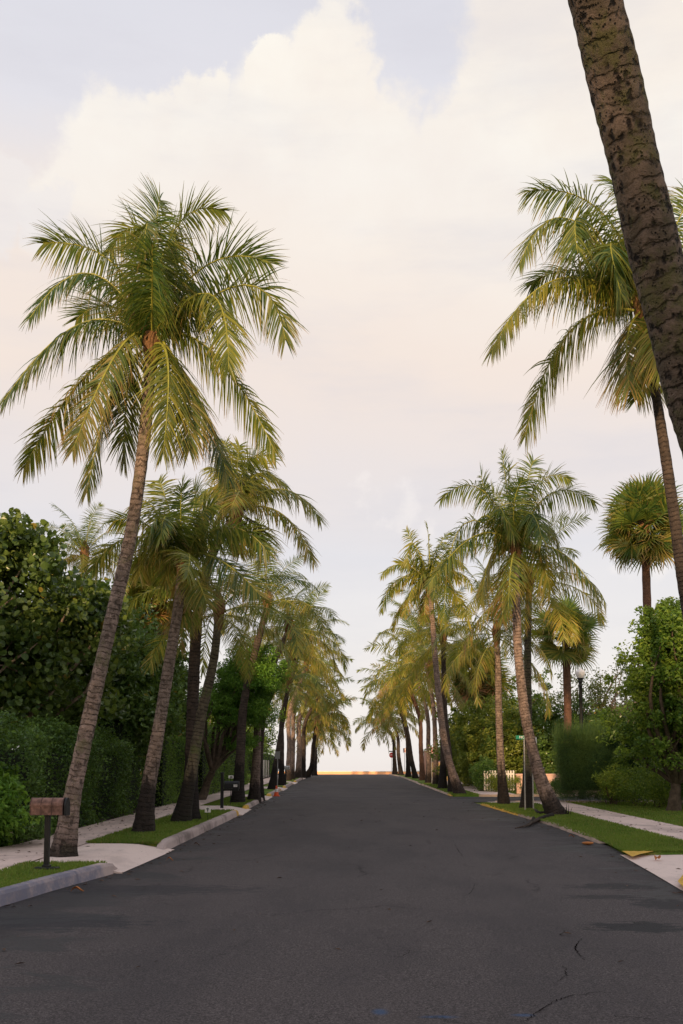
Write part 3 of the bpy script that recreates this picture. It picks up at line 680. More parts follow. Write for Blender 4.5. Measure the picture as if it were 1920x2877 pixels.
R5 = [(330, 290, 300, 400, -.5, .5, .15), (290, 385, 185, 440, .3, .4, .1), (260, 455, 185, 600, -.3, .3, .1), (300, 540, 235, 680, .2, .65, .3), (440, 560, 480, 680, -.8, .95, .1), (500, 500, 560, 620, .3, .7, .2), (400, 280, 390, 200, -.3, .75, 0),
      (450, 300, 510, 240, .3, .3, .1), (340, 320, 300, 230, .4, .5, .1), (480, 360, 560, 400, -.4, .4, .1), (430, 460, 420, 540, -1, .2, .2), (360, 350, 330, 470, .8, .2, .1), (520, 420, 600, 500, .6, .6, .1), (380, 420, 340, 560, -.9, .3, .1), (430, 330, 470, 300, -.8, .2, .1), (390, 520, 380, 640, .5, .5, .8),
      (350, 400, 260, 380, .5, .6, .1), (460, 380, 540, 470, .6, .8, .1), (310, 430, 230, 520, .6, .7, .2), (410, 380, 440, 500, -.9, .4, .1), (340, 480, 290, 620, -.6, .5, .3), (480, 450, 530, 560, .7, .7, .2)]
palm('tall coconut palm at the corner with yellowed fronds over the right kerb', (1292, 2231), [(1262, 2140), (1244, 2050), (1228, 1900), (1218, 1780)], (1210, 1660), .165, .11, 0, 2.8, 'trunk_pink', dens='m', flare=1.9,
     custom=custom_list(R5, 960, 1350, .6122, 2.9, npairs=54, llen=.8, lw=.05, gravity=.95, seg=3))
L4 = [(1110, 0, 1240, 60, .2, .5, .1), (1100, 50, 1060, 130, -.8, .85, .6), (1300, 40, 1470, 180, .2, .6, .2), (1290, 150, 1440, 380, -.3, .6, .45), (1200, 230, 1190, 380, .6, .4, .3), (1000, 30, 900, 100, .5, .3, .1),
      (1060, -100, 1010, -190, .3, .4, .1), (1130, -80, 1250, -100, .4, .5, .1), (1180, -30, 1310, 20, .6, .6, .1), (980, 100, 900, 280, -.2, .3, .3), (1040, 0, 960, -60, .5, .4, .1), (1090, -60, 1100, -160, .3, .5, .1), (1010, 150, 960, 300, .5, .4, .2), (1080, 180, 1100, 330, .4, .5, .5), (1150, -20, 1200, -90, .6, .5, .1)]
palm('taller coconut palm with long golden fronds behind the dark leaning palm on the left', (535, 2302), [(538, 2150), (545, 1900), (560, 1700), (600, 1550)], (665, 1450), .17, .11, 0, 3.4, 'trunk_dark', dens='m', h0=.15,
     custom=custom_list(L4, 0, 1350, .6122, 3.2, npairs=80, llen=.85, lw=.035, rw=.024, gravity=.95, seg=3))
L2 = [(600, 260, 430, 400, -.3, .25, .2), (700, 120, 600, 130, .5, .3, .1), (770, 170, 740, 260, -.8, .05, .1), (830, 130, 840, 10, -.4, .1, .1), (870, 340, 860, 440, -1, .5, .1), (1050, 215, 1230, 330, -.3, .12, .2), (900, 200, 980, 110, .4, .15, .1),
      (1000, 360, 1190, 520, -.5, .08, .3), (760, 80, 730, 0, .4, .35, .1), (900, 440, 950, 560, -.4, .3, .3), (700, 300, 640, 440, .4, .5, .3), (890, 130, 890, 30, .5, .2, .1), (780, 330, 760, 480, .5, .4, .5), (740, 190, 690, 250, -.6, .06, .1), (950, 260, 1060, 240, .5, .1, .1), (860, 560, 820, 640, .5, .3, .8), (670, 200, 520, 190, .2, .3, .2)]
palm('second coconut palm on the left verge, dark stained foot', (404, 2337), [(418, 2210), (446, 2050), (478, 1850), (502, 1700)], (512, 1580), .15, .095, 0, 2.9, 'trunk_foot', dens='n', h0=.15, flare=1.6,
     custom=custom_list(L2, 0, 1350, .6122, 3.0, npairs=84, llen=.8, lw=.03, rw=.023, gravity=.9, seg=3))
# --- the remaining palms
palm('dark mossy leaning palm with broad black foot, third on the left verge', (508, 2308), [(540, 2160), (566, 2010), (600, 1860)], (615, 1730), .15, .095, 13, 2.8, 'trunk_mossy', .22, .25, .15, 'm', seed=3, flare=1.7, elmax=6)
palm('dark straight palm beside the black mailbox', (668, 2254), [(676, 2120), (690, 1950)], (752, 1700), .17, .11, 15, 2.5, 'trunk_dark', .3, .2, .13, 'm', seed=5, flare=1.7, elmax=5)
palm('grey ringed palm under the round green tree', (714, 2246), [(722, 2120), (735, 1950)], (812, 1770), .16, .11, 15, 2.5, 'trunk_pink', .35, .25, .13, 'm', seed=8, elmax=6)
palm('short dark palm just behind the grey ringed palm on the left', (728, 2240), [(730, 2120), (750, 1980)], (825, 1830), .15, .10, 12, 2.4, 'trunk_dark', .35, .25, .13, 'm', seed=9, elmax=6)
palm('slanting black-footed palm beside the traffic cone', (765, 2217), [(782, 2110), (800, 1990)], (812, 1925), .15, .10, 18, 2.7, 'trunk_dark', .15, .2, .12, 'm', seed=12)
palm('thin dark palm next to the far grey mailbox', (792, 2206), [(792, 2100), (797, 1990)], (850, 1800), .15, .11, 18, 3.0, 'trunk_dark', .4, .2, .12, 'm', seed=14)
palm('pale pink-barked palm first of the sunlit far left cluster', (809, 2193), [(813, 2100), (815, 2000)], (862, 1870), .17, .12, 18, 3.1, 'trunk_pink', .45, .3, .1, 'm', seed=16)
palm('second pale palm of the far left cluster, close beside the first', (820, 2190), [(824, 2100), (826, 2000)], (845, 1950), .17, .12, 16, 2.6, 'trunk_pink', .4, .3, .1, 'f', seed=18)
palm('stout ringed palm mid far left cluster', (838, 2186), [(842, 2100), (843, 2020)], (885, 1900), .2, .14, 18, 3.0, 'trunk_pink', .45, .3, .1, 'f', seed=21)
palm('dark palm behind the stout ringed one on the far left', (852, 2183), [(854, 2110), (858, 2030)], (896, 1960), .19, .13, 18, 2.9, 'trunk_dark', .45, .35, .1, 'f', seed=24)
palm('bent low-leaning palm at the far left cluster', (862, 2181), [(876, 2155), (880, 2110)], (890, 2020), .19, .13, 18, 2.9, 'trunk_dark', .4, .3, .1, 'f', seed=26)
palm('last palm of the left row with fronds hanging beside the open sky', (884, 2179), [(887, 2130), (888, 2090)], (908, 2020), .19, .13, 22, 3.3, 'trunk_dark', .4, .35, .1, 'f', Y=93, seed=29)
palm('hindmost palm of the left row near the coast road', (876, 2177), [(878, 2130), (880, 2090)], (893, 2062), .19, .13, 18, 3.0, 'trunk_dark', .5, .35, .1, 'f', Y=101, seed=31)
palm('straight dark mossy palm behind the leaning rooted palm on the right', (1480, 2272), [(1484, 2150), (1483, 1900), (1484, 1750)], (1488, 1640), .155, .10, 20, 3.0, 'trunk_mossy', .65, .2, .05, 'm', seed=33, flare=1.6)
palm('shorter upright palm at the corner of the side road', (1417, 2260), [(1408, 2150), (1402, 2000), (1400, 1880)], (1396, 1790), .145, .10, 17, 3.0, 'trunk_foot', .3, .3, .05, 'm', seed=35, elmin=1)
palm('slim dark palm close behind the tall corner palm', (1272, 2226), [(1262, 2120), (1250, 2000)], (1246, 1800), .15, .11, 20, 3.0, 'trunk_dark', .5, .2, .05, 'm', seed=38)
palm('dark-footed palm seen left of the tall corner palm foot', (1243, 2216), [(1246, 2120), (1240, 2000)], (1210, 1880), .17, .12, 18, 2.8, 'trunk_dark', .45, .3, .05, 'm', seed=41)
palm('palm just behind the parking sign with high golden crown', (1225, 2204), [(1224, 2100), (1215, 1960)], (1180, 1790), .15, .11, 20, 3.0, 'trunk_pink', .55, .25, .05, 'm', seed=43)
palm('palm left of the parking sign with drooping fronds', (1204, 2199), [(1204, 2100), (1200, 2000)], (1165, 1880), .15, .11, 18, 3.2, 'trunk_pink', .6, .25, .05, 'f', seed=45)
palm('reddish palm in the middle of the far right cluster', (1188, 2192), [(1183, 2100), (1180, 2020)], (1150, 1930), .17, .12, 18, 3.0, 'trunk_red', .55, .3, .05, 'f', seed=47)
palm('far right palm leaning left over the kerb', (1168, 2187), [(1156, 2130), (1146, 2060)], (1122, 1960), .17, .12, 18, 3.0, 'trunk_dark', .5, .35, .05, 'f', seed=50)
palm('dark far right palm between the leaning one and the small sign', (1148, 2183), [(1146, 2120), (1142, 2060)], (1108, 1935), .17, .12, 18, 2.9, 'trunk_dark', .6, .35, .05, 'f', seed=52)
palm('twisted palm nearer the stop sign with mop-like crown', (1127, 2178), [(1120, 2120), (1118, 2070)], (1098, 2010), .19, .13, 20, 2.8, 'trunk_dark', .4, .45, .05, 'f', Y=92, seed=54)
palm('last palm of the right row beside the stop sign', (1110, 2177), [(1108, 2120), (1104, 2070)], (1076, 2035), .2, .14, 20, 2.8, 'trunk_dark', .4, .45, .05, 'f', Y=99, seed=57)
palm('small feather palm rising above the seagrape at the far left', (235, 2300), [(240, 1800)], (238, 1570), .12, .09, 26, 1.7, 'trunk_dark', .3, .2, .1, 'm', Y=31, seed=60, group='palms in the gardens', elmin=1, elmax=6)
# foreground leaning trunk, crown above the frame
b = np.array([3.9, 7.6, float(zr(7.6))+.05]); root = empty('palm_tree', b)
tag(root, 'thick pitted mossy palm trunk leaning across the upper right foreground', 'palm tree', 'coconut palms lining the street')
pts = [b, P(2120, 1900, 7.3), P(2010, 1350, 6.9), P(1925, 1045, 6.75), P(1838, 700, 6.6), P(1745, 300, 6.4), P(1672, 0, 6.2), P(1600, -260, 6.0), P(1500, -700, 5.8), P(1440, -1400, 5.6), P(1400, -1900, 5.5)]
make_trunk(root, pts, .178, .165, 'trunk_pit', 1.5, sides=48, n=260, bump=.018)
c = pts[-1]; bootpart(root, c-b, .15)
for i in range(12):
    q = i/12; az = R(150+i*24)
    link_part('frond', frond_variant(2+i % 4, i % 3, 'm'), root, c-b, (0, 0, az if not 30 < math.degrees(az) % 360 < 150 else az+2.2), 1.0, (.25, .1, 0))

# roots of the leaning right palm
def gz(px, py, h=.05): return G(px, py, h)
rb = np.array(rootR2.location)
for pl, rr in (([(1540, 2284), (1515, 2282), (1498, 2268), (1478, 2276)], [.07, .06, .04, .02]), ([(1552, 2290), (1510, 2300), (1480, 2312), (1448, 2316)], [.07, .055, .035, .012]), ([(1500, 2298), (1490, 2312), (1470, 2316)], [.04, .03, .01])):
    mb = MB(); mb.tube(spline([gz(x, y, .10)+np.array([0, 0, -.03*k]) for k, (x, y) in enumerate(pl)], 14)-rb, np.interp(np.linspace(0, 1, len(spline([gz(x, y, .1) for (x, y) in pl], 14))), np.linspace(0, 1, len(rr)), rr), 7, 0)
    mb.build('root', M['trunk_dark'], rootR2, smooth=True)
mb = MB(); g0 = gz(1590, 2291, .05)-rb
for k in range(16):
    a = g0+np.array([random.uniform(-.12, .12), random.uniform(-.1, .1), 0]); mb.tube([a, a+np.array([random.uniform(-.06, .09), random.uniform(-.05, .05), random.uniform(.12, .32)])], [.012, .004], 4, 0)
mb.build('root_sprouts', M['trunk_dark'], rootR2)

# --- fan palms
FAN = {}
def fan_mesh(seed):
    if seed in FAN: return FAN[seed]
    r = np.random.default_rng(seed+90); mb = MB()
    pl = .62; C = np.array([[0, 0, 0], [pl*.5, 0, .04], [pl, 0, 0]]); mb.tube(C, [.02, .014, .01], 4, 1, .5)
    n = 34; an = np.linspace(-2.2, 2.2, n); V = []; A = []; Bt = []; Fs = []
    for i, a in enumerate(an):
        l = .78*(1-.12*abs(a)/2.2)*r.uniform(.88, 1.1); d = np.array([math.cos(a), math.sin(a), .12]); p = np.array([pl, 0, 0.]); wv = np.array([-math.sin(a), math.cos(a), .5*(1 if i % 2 else -1)]); rv = r.random()
        seg = 4; k0 = len(V); g = r.uniform(.7, 2.4)
        for k in range(seg+1):
            u = k/seg; w_ = .026*min(1, u*2.2+.15)*(1-u**2.2)+.002
            V += [p-wv*w_, p+wv*w_]; A += [u, u]; Bt += [rv, rv]
            p = p+d/np.linalg.norm(d)*l/seg; d = d+np.array([0, 0, -1.])*g*(u**1.2)*.9
            if k < seg: Fs.append((k0+2*k, k0+2*k+1, k0+2*k+3, k0+2*k+2))
    mb.add(V, Fs, 0, A, Bt); FAN[seed] = mb.mesh('frond', [M['fan'], M['rachis']]); return FAN[seed]
def fan_palm(label, px, crown, Y, rad, n=60, mat='trunk_red', tr=.16, age=.3, warm=.2, seed=1, r0=None, skirt=.5):
    x = (px-CX)/F*Y; b = np.array([x, Y, float(zr(Y))]); root = empty('fan_palm', b); tag(root, label, 'palm tree', 'fan palms behind the hedges')
    c = P(crown[0], crown[1], Y); make_trunk(root, [b, b*.5+c*.5+np.array([.05, 0, 0]), c], tr*1.15, tr, mat, 1.2, 12, 40)
    bootpart(root, c-b, tr); r = random.Random(seed)
    for i in range(n):
        q = (i+.5)/n; el = R(85-q*(130+20*skirt)); az = i*2.39996+r.uniform(-.3, .3)
        ag = min(1, age*(.3+q)+r.uniform(-.1, .1)); wm = min(1, max(0, (q-.7)*2.2*skirt*2)+warm*r.random())
        o = link_part('frond', fan_mesh(r.randint(0, 3)), root, c-b+np.array([0, 0, .2-.35*q]), (0, 0, 0), rad/1.25*r.uniform(.75, 1.15), (max(0, ag), wm, 0))
        o.rotation_euler = (r.uniform(-.9, .9), -el, az)
        o.rotation_mode = 'XYZ'
    return root
fan_palm('full round fan palm on a tall reddish trunk at the right above the bushes', 1822, (1812, 1490), 40, 1.95, 74, seed=2, age=.14, warm=.06, skirt=.28)
fan_palm('open-crowned fan palm with orange trunk behind the street lamp', 1592, (1590, 1790), 45, 1.75, 30, seed=4, age=.2, warm=.1, skirt=.1, tr=.17)
fan_palm('shaggy brown-skirted fan palm in the dark behind the corner palms', 1345, (1335, 1900), 57, 2.1, 70, seed=6, mat='trunk_dark', age=.2, warm=.3, skirt=1.)
fan_palm('fan palm with an orange dead skirt behind the second left palm', 450, (448, 1690), 35, 1.6, 70, seed=8, mat='trunk_dark', age=.5, warm=.25, skirt=.9)

# ------------------------------------------------------------------ leaves, hedges, trees
def add_leaves(mb, pts, size, shape='d', mat=0, droop=0., val=None, up=.3, asp=.5):
    n = len(pts); r = rng
    nrm = r.normal(0, 1, (n, 3)); nrm[:, 2] = np.abs(nrm[:, 2])+up; nrm /= np.linalg.norm(nrm, axis=1)[:, None]
    u = r.normal(0, 1, (n, 3)); u[:, 2] -= droop; u -= nrm*(u*nrm).sum(1)[:, None]; u /= np.linalg.norm(u, axis=1)[:, None]
    v = np.cross(nrm, u); s_ = (size*r.uniform(.6, 1.3, n))[:, None]; val = r.random(n) if val is None else val
    if shape == 'd':
        w_ = s_*asp
        V = np.stack([pts-u*s_*.5, pts+v*w_*.5+nrm*w_*.18+u*s_*.02, pts+u*s_*.5-nrm*s_*.12, pts-v*w_*.5+nrm*w_*.18+u*s_*.02], 1)
        f = np.array([[0, 1, 2], [0, 2, 3]]); F_ = (np.arange(n)[:, None, None]*4+f).reshape(-1, 3); k = 4
    else:
        an = np.arange(7)*2*math.pi/7
        V = pts[:, None]+s_[:, None]*.5*(np.cos(an)[None, :, None]*u[:, None]+.93*np.sin(an)[None, :, None]*v[:, None])+nrm[:, None]*s_[:, None]*.09*np.cos(2*an)[None, :, None]
        F_ = np.arange(n)[:, None]*7+np.arange(7); k = 7
    mb.add(V.reshape(-1, 3), F_, mat, np.repeat(val, k)); return mb
def hedge(label, x0, x1, y0, y1, z0, h, n, mat, size=.06, bulge=.12, name='hedge', cat='hedge', round_=0., group=None, loc=None, asp=.5):
    """box hedge: shaded core, leaf shell"""
    b = np.array([(x0+x1)/2, (y0+y1)/2, z0]); hx, hy = (x1-x0)/2, (y1-y0)/2
    A = np.array([hy*h, hy*h, hx*h, hx*h, hx*hy*2]); A = A/A.sum()
    fc = rng.choice(5, n, p=A); u = rng.uniform(-1, 1, n); v = rng.uniform(0, 1, n)
    p = np.zeros((n, 3)); nr = np.zeros((n, 3))
    for k in range(5):
        m = fc == k
        if k < 2: s_ = 1 if k else -1; p[m] = np.stack([np.full(m.sum(), s_*hx), u[m]*hy, v[m]*h], 1); nr[m] = (s_, 0, 0)
        elif k < 4: s_ = 1 if k == 3 else -1; p[m] = np.stack([u[m]*hx, np.full(m.sum(), s_*hy), v[m]*h], 1); nr[m] = (0, s_, 0)
        else: p[m] = np.stack([u[m]*hx, (v[m]*2-1)*hy, np.full(m.sum(), h)], 1); nr[m] = (0, 0, 1)
    ph = rng.uniform(0, 6, 6)
    lump = bulge*(np.sin(p[:, 1]*1.7+ph[0]+p[:, 2]*1.3)+np.sin(p[:, 0]*2.1+p[:, 2]*2.7+ph[1])*.7+np.sin(p[:, 1]*4.1+ph[2]+p[:, 0]*3)*.5+np.sin(p[:, 2]*5.3+ph[3]+p[:, 1]*2.2)*.4)
    dep = rng.exponential(.05, n)*-1+rng.normal(0, .02, n)
    spr = (rng.random(n) > .93)*rng.uniform(0, .16, n)*(1+bulge)
    p = p+nr*(lump*.5+dep+spr)[:, None]
    if round_:
        e = np.sqrt((p[:, 0]/hx)**2+(p[:, 1]/hy)**2); k = np.clip(p[:, 2]/h, 0, 1)**2; sh = 1-round_*k*np.clip(e-.4, 0, 1); p[:, :2] *= sh[:, None]; p[:, 2] *= 1-round_*.5*np.clip(e-.5, 0, 1)
    mb = MB(); add_leaves(mb, p, size, asp=asp, val=np.clip(rng.random(n)*.75+spr*4+.1*(p[:, 2] > h-.12), 0, 1))
    i = .12+bulge*.6; q = 1-round_*.45
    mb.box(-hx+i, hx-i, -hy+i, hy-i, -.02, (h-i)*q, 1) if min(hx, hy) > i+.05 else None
    o = mb.build(name, [M[mat], M['core']], loc=b); return tag(o, label, cat, group)
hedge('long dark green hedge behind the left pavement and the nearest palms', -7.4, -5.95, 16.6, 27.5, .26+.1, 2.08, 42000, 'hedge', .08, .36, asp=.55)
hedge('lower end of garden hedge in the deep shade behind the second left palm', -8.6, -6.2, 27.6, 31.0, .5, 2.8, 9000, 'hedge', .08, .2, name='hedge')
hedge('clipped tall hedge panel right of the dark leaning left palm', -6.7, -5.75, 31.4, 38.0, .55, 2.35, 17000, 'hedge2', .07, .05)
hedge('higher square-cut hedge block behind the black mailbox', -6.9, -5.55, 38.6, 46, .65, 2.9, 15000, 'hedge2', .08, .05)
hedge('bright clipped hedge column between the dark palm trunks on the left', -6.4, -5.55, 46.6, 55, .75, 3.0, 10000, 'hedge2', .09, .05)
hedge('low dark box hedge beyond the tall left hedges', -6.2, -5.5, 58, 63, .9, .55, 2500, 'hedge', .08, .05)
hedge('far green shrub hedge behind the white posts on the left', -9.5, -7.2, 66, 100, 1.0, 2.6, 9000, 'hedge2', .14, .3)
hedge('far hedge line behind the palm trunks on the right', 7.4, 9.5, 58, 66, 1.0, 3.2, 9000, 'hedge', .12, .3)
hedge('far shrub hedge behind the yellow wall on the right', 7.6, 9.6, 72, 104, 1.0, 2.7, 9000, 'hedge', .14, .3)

def blob_leaves(mb, c, r, nclump, per, size, shape='d', clump=.5, mat=0, fill=.45, up=.3, low=-1., droop=0., asp=.5, shell=.35):
    c = np.array(c, float); r = np.array(r, float)
    d = rng.normal(0, 1, (nclump*2, 3)); d /= np.linalg.norm(d, axis=1)[:, None]; d = d[d[:, 2] > low][:nclump]
    ph = rng.uniform(0, 6, 3)
    lump = 1+.14*np.sin(d[:, 0]*5+ph[0]+d[:, 2]*3)+.12*np.sin(d[:, 1]*6+ph[1]-d[:, 2]*4)+.08*np.sin(d[:, 2]*9+ph[2])
    rad = (rng.random(len(d))**shell)*lump; inner = rng.random(len(d)) < fill*.4; rad[inner] *= .65
    cc = d*rad[:, None]*r
    cs = clump*rng.uniform(.55, 1.25, len(d))
    q = rng.normal(0, 1, (len(d), per, 3)); q /= np.linalg.norm(q, axis=2)[..., None]; q *= (rng.random((len(d), per, 1))**.45)
    q[..., 2] *= .75
    pts = (cc[:, None]+q*cs[:, None, None]).reshape(-1, 3)+c
    tone = np.repeat(rng.uniform(-.2, .2, len(d)), per)
    val = np.clip(rng.random(len(pts))*.75+tone+.12, 0, .92); sp_ = rng.random(len(pts)); val[sp_ > .99] = .99
    add_leaves(mb, pts, size, shape, mat, droop, val, up, asp); return cc+c
def limb(mb, a, b, r0, r1, sag=.15, n=7, mat=0, sides=6):
    a = np.array(a, float); b = np.array(b, float); q = np.linspace(0, 1, n)[:, None]; L = np.linalg.norm(b-a)
    k = np.sin(q*math.pi)*np.array([rng.normal(0, .09), rng.normal(0, .09), sag])*L + (rng.normal(0, .018, (n, 3))*L)*(q*(1-q)*4)
    mb.tube(a*(1-q)+b*q+k, r0+(r1-r0)*np.linspace(0, 1, n), sides, mat)
def tree(label, base, blobs, mat, size, shape='d', clump=.5, per=70, trunk_r=.2, limbs=9, barkm='bark', name='tree', cat='tree', group='garden trees behind the hedges', fork=.3, trunks=1, **kw):
    b = np.array([base[0], base[1], float(zr(base[1]))]); root = empty(name, b); tag(root, label, cat, group)
    mb = MB(); cs = []
    for (cx, cy, cz, rx, ry, rz, nc) in blobs: cs.append(blob_leaves(mb, np.array([cx, cy, cz])-b, (rx, ry, rz), nc, per, size, shape, clump, **kw))
    cs = np.concatenate(cs); mb.build('crown', [M[mat]], root)
    tb = MB(); top = cs.mean(0)
    for k in range(trunks):
        f = np.array([rng.normal(0, .15)*(trunks > 1), rng.normal(0, .15)*(trunks > 1), -.1]); m = f*.3+top*np.array([fork, fork, fork])
        limb(tb, f, m, trunk_r*1.3, trunk_r*.85, .02, 8, sides=9)
        for j in range(limbs):
            e = cs[rng.integers(len(cs))]; limb(tb, m, e, trunk_r*.6, .015, .04, 8)
            for _ in range(2): e2 = cs[rng.integers(len(cs))]; mid = m*.45+e*.55; limb(tb, mid, mid+(e2-mid)*.55, trunk_r*.25, .01, .03, 5)
    tb.build('trunk', M[barkm], root, smooth=True); return root
tree('sprawling seagrape tree with big round leaves at the far left', (-9.2, 23.5), [(-8.6, 23, 5.0, 2.3, 2.6, 2.5, 290), (-8.1, 24, 3.6, 2.2, 2.4, 1.5, 150), (-8.2, 23, 7.0, 1.3, 1.4, .9, 70), (-6.5, 24.5, 5.4, .9, 1.2, 1.1, 60), (-10.5, 23, 4.5, 2.2, 3, 3.4, 120)], 'grape', .155, 'o', .5, 42, .16, 34, barkm='twig', up=.1, asp=1.)
tree('dense dark broadleaf tree between the first and second left palms', (-7.6, 30.5), [(-6.9, 30, 4.6, 1.8, 2.6, 2.3, 330), (-8.8, 30, 4.8, 2.3, 2.6, 2.9, 300), (-6.8, 29.5, 3.2, 1.7, 2.2, 1.2, 150), (-7.7, 28.5, 6.2, 1.2, 1.2, 1.0, 90)], 'broad', .17, 'd', .5, 70, .2, 10, asp=.6, droop=.6)
tree('dark tree mass filling behind the second and third left palms', (-7.4, 37.5), [(-7.2, 37.5, 4.0, 1.8, 2.6, 2.4, 240), (-8.5, 40, 4.6, 2.3, 2.6, 2.6, 160)], 'broad', .16, 'd', .5, 60, .2, 8, asp=.6)
tree('round fine-leaved tree with bright green crown over the left pavement', (-5.35, 35.6), [(-3.45, 35.4, 5.0, 1.3, 1.3, 1.15, 330), (-3.9, 35.5, 3.8, 1.25, 1.2, 1.1, 230), (-4.7, 35.5, 4.0, 1.2, 1.1, .8, 90), (-3.9, 35.6, 2.7, 1.1, .8, .4, 26)], 'round', .085, 'd', .28, 90, .14, 12, low=-.6)
tree('yellowish garden tree behind the far left hedges', (-8.2, 58), [(-7.6, 58, 4.0, 2.4, 3, 2.0, 160)], 'light', .17, 'd', .6, 60, .2, 8)
tree('far leafy tree behind the left palm cluster', (-8.6, 78), [(-8.0, 78, 4.4, 2.2, 5, 2.2, 170)], 'broad', .22, 'd', .7, 50, .2, 6)
tree('bright green bushy tree with gnarled trunk at the right edge', (9.75, 30.2), [(10.0, 29.6, 4.7, 1.75, 2.0, 1.8, 360), (9.9, 30, 2.9, 2.0, 1.6, 1.1, 190), (9.3, 29.4, 5.9, .7, .9, .8, 80), (10.0, 29.6, 6.1, .7, .8, .7, 60), (9.3, 29.6, 4.4, .8, .9, 1.0, 90), (11.6, 30, 5.0, 1.6, 2, 2.0, 140)], 'light', .13, 'd', .36, 70, .15, 14, trunks=3, fork=.22, asp=.55)
tree('sparse dry-branched flowering tree behind the street lamp', (12.4, 52), [(12.3, 52, 4.8, 2.3, 2.2, 2.2, 130), (14.8, 52, 5, 2.3, 2.2, 2.4, 110)], 'dryl', .16, 'd', .55, 32, .14, 22, barkm='twig', trunks=2)
tree('broad ficus thicket behind the white picket fence', (7.4, 52), [(7.2, 51.0, 2.9, 2.1, 2.0, 2.4, 330), (6.2, 55, 3.2, 1.5, 3, 2.4, 170), (9.2, 53, 3.2, 2.2, 2.2, 2.7, 260)], 'ficus', .16, 'd', .42, 70, .2, 8, asp=.6)
tree('darker ficus thicket above the pink wall', (11.2, 52), [(10.7, 50.6, 3.0, 2.4, 1.8, 2.3, 260), (9.4, 58, 4.6, 3.0, 2.2, 3.2, 200)], 'broad', .16, 'd', .45, 60, .2, 8, asp=.6)
tree('dark tree behind the casuarina hedge on the right', (12.5, 44.5), [(11.7, 47, 3.0, 1.6, 1.2, 2.0, 120), (14.2, 46, 3.6, 2.4, 1.6, 2.8, 200)], 'broad', .16, 'd', .5, 60, .2, 8)
# unseen trees added behind the camera to keep low sun off the near street
for i, (x, y, h) in enumerate([(-58, -44, 13.2), (-41, -40, 12.3), (-25, -44, 13.6), (-9, -45, 12.6), (6, -43, 13.4), (22, -41, 12.5), (38, -45, 13.5)]):
    tree('added unseen shade tree behind the viewer, ' + ['far left', 'left', 'left of the road', 'across the road end', 'right of the road', 'right', 'far right'][i], (x, y), [(x, y, h*.5, 8.6, 5, h*.5, 330)], 'broad', .8, 'd', 1.6, 45, .4, 6, group='unseen shade trees added behind the viewer')

# shrubs
def shrub(label, px, Y, wx, wy, h, n, mat, size, name='shrub', shape='d', flowers=0, group='shrubs', x=None, **kw):
    x = (px-CX)/F*Y if x is None else x; b = np.array([x, Y, float(zr(Y))+.05]); root = empty(name, b); tag(root, label, 'shrub', group)
    mb = MB(); cs = blob_leaves(mb, (0, 0, h*.5), (wx, wy, h*.5), n, 60, size, shape, .16+.1*h, up=.2, **kw); mb.build('foliage', [M[mat]], root)
    tb = MB()
    for k in range(7): limb(tb, (rng.normal(0, .08), rng.normal(0, .08), -.08), cs[rng.integers(len(cs))], .02, .006, .05, 6)
    tb.build('stem', M['bark'], root)
    for k in range(flowers):
        fm = MB(); c = cs[np.argmin(cs[:, 1]+rng.normal(0, .25, len(cs)))]+np.array([rng.normal(0, .15), -.12, rng.normal(0, .06)])
        for q in range(6):
            a = q*1.05; fm.add([c, c+np.array([math.cos(a-.4)*.03, -.01, math.sin(a-.4)*.03]), c+np.array([math.cos(a)*.05, -.02, math.sin(a)*.05]), c+np.array([math.cos(a+.4)*.03, -.01, math.sin(a+.4)*.03])], [(0, 1, 2, 3)])
        fm.build('flower', M['flower'], root)
    return root
shrub('tall leafy shrub at the left picture edge behind the mailbox', 10, 17.2, .75, .6, 1.55, 85, 'round', .13, x=-6.35, droop=.8, asp=.5)
shrub('low bushy shrub with pale flowers at the left pavement edge', 90, 17.8, .8, .7, .75, 80, 'hedge', .07, flowers=7, x=-6.2)
shrub('second low dark shrub nearer the left picture edge', 20, 15.8, .7, .6, .65, 60, 'hedge', .07, flowers=2, x=-6.5)
for i, (x, y, wx, h, s_) in enumerate([(9.0, 34.2, .55, 1.35, 'leftmost of the yellow-green shrubs in front of the casuarina hedge'), (9.55, 33.2, .6, 1.25, 'yellow-green shrub second from the left in the right lawn bed'), (9.9, 32.0, .65, 1.45, 'tallest yellow-green shrub, left of the gnarled trunk'), (9.3, 35.3, .6, 1.7, 'yellow-green shrub set back against the dark bushes')]):
    shrub(s_, 0, y, wx, .6, h, 70, 'shrub', .075, x=x, group='yellow-green shrubs by the lawn')
shrub('dark green rounded bush right of the casuarina hedge', 0, 36.3, .9, .8, 2.3, 130, 'hedge', .08, x=9.9)
shrub('dark bush filling the shade behind the gnarled trunk', 0, 33.6, 1.2, .9, 2.4, 150, 'hedge', .1, x=11.2)
shrub('bush at the right picture edge behind the lawn', 0, 30.5, 1.0, .8, 1.7, 110, 'hedge', .09, x=11.0)
shrub('small ball shrub left of the mossy palm foot by the pink wall', 0, 44.6, .5, .4, .62, 50, 'hedge', .06, x=8.15)
shrub('small ball shrub right of the leaning palm foot by the pink wall', 0, 44.8, .5, .4, .66, 50, 'hedge', .06, x=9.25)
shrub('leafy shrub climbing the white picket fence', 0, 46.2, .75, .3, .85, 70, 'ficus', .07, x=7.0)
shrub('dark ivy mound at the foot of the ficus thicket', 0, 47.5, .55, .8, 1.5, 90, 'hedge', .09, x=6.0+.35)
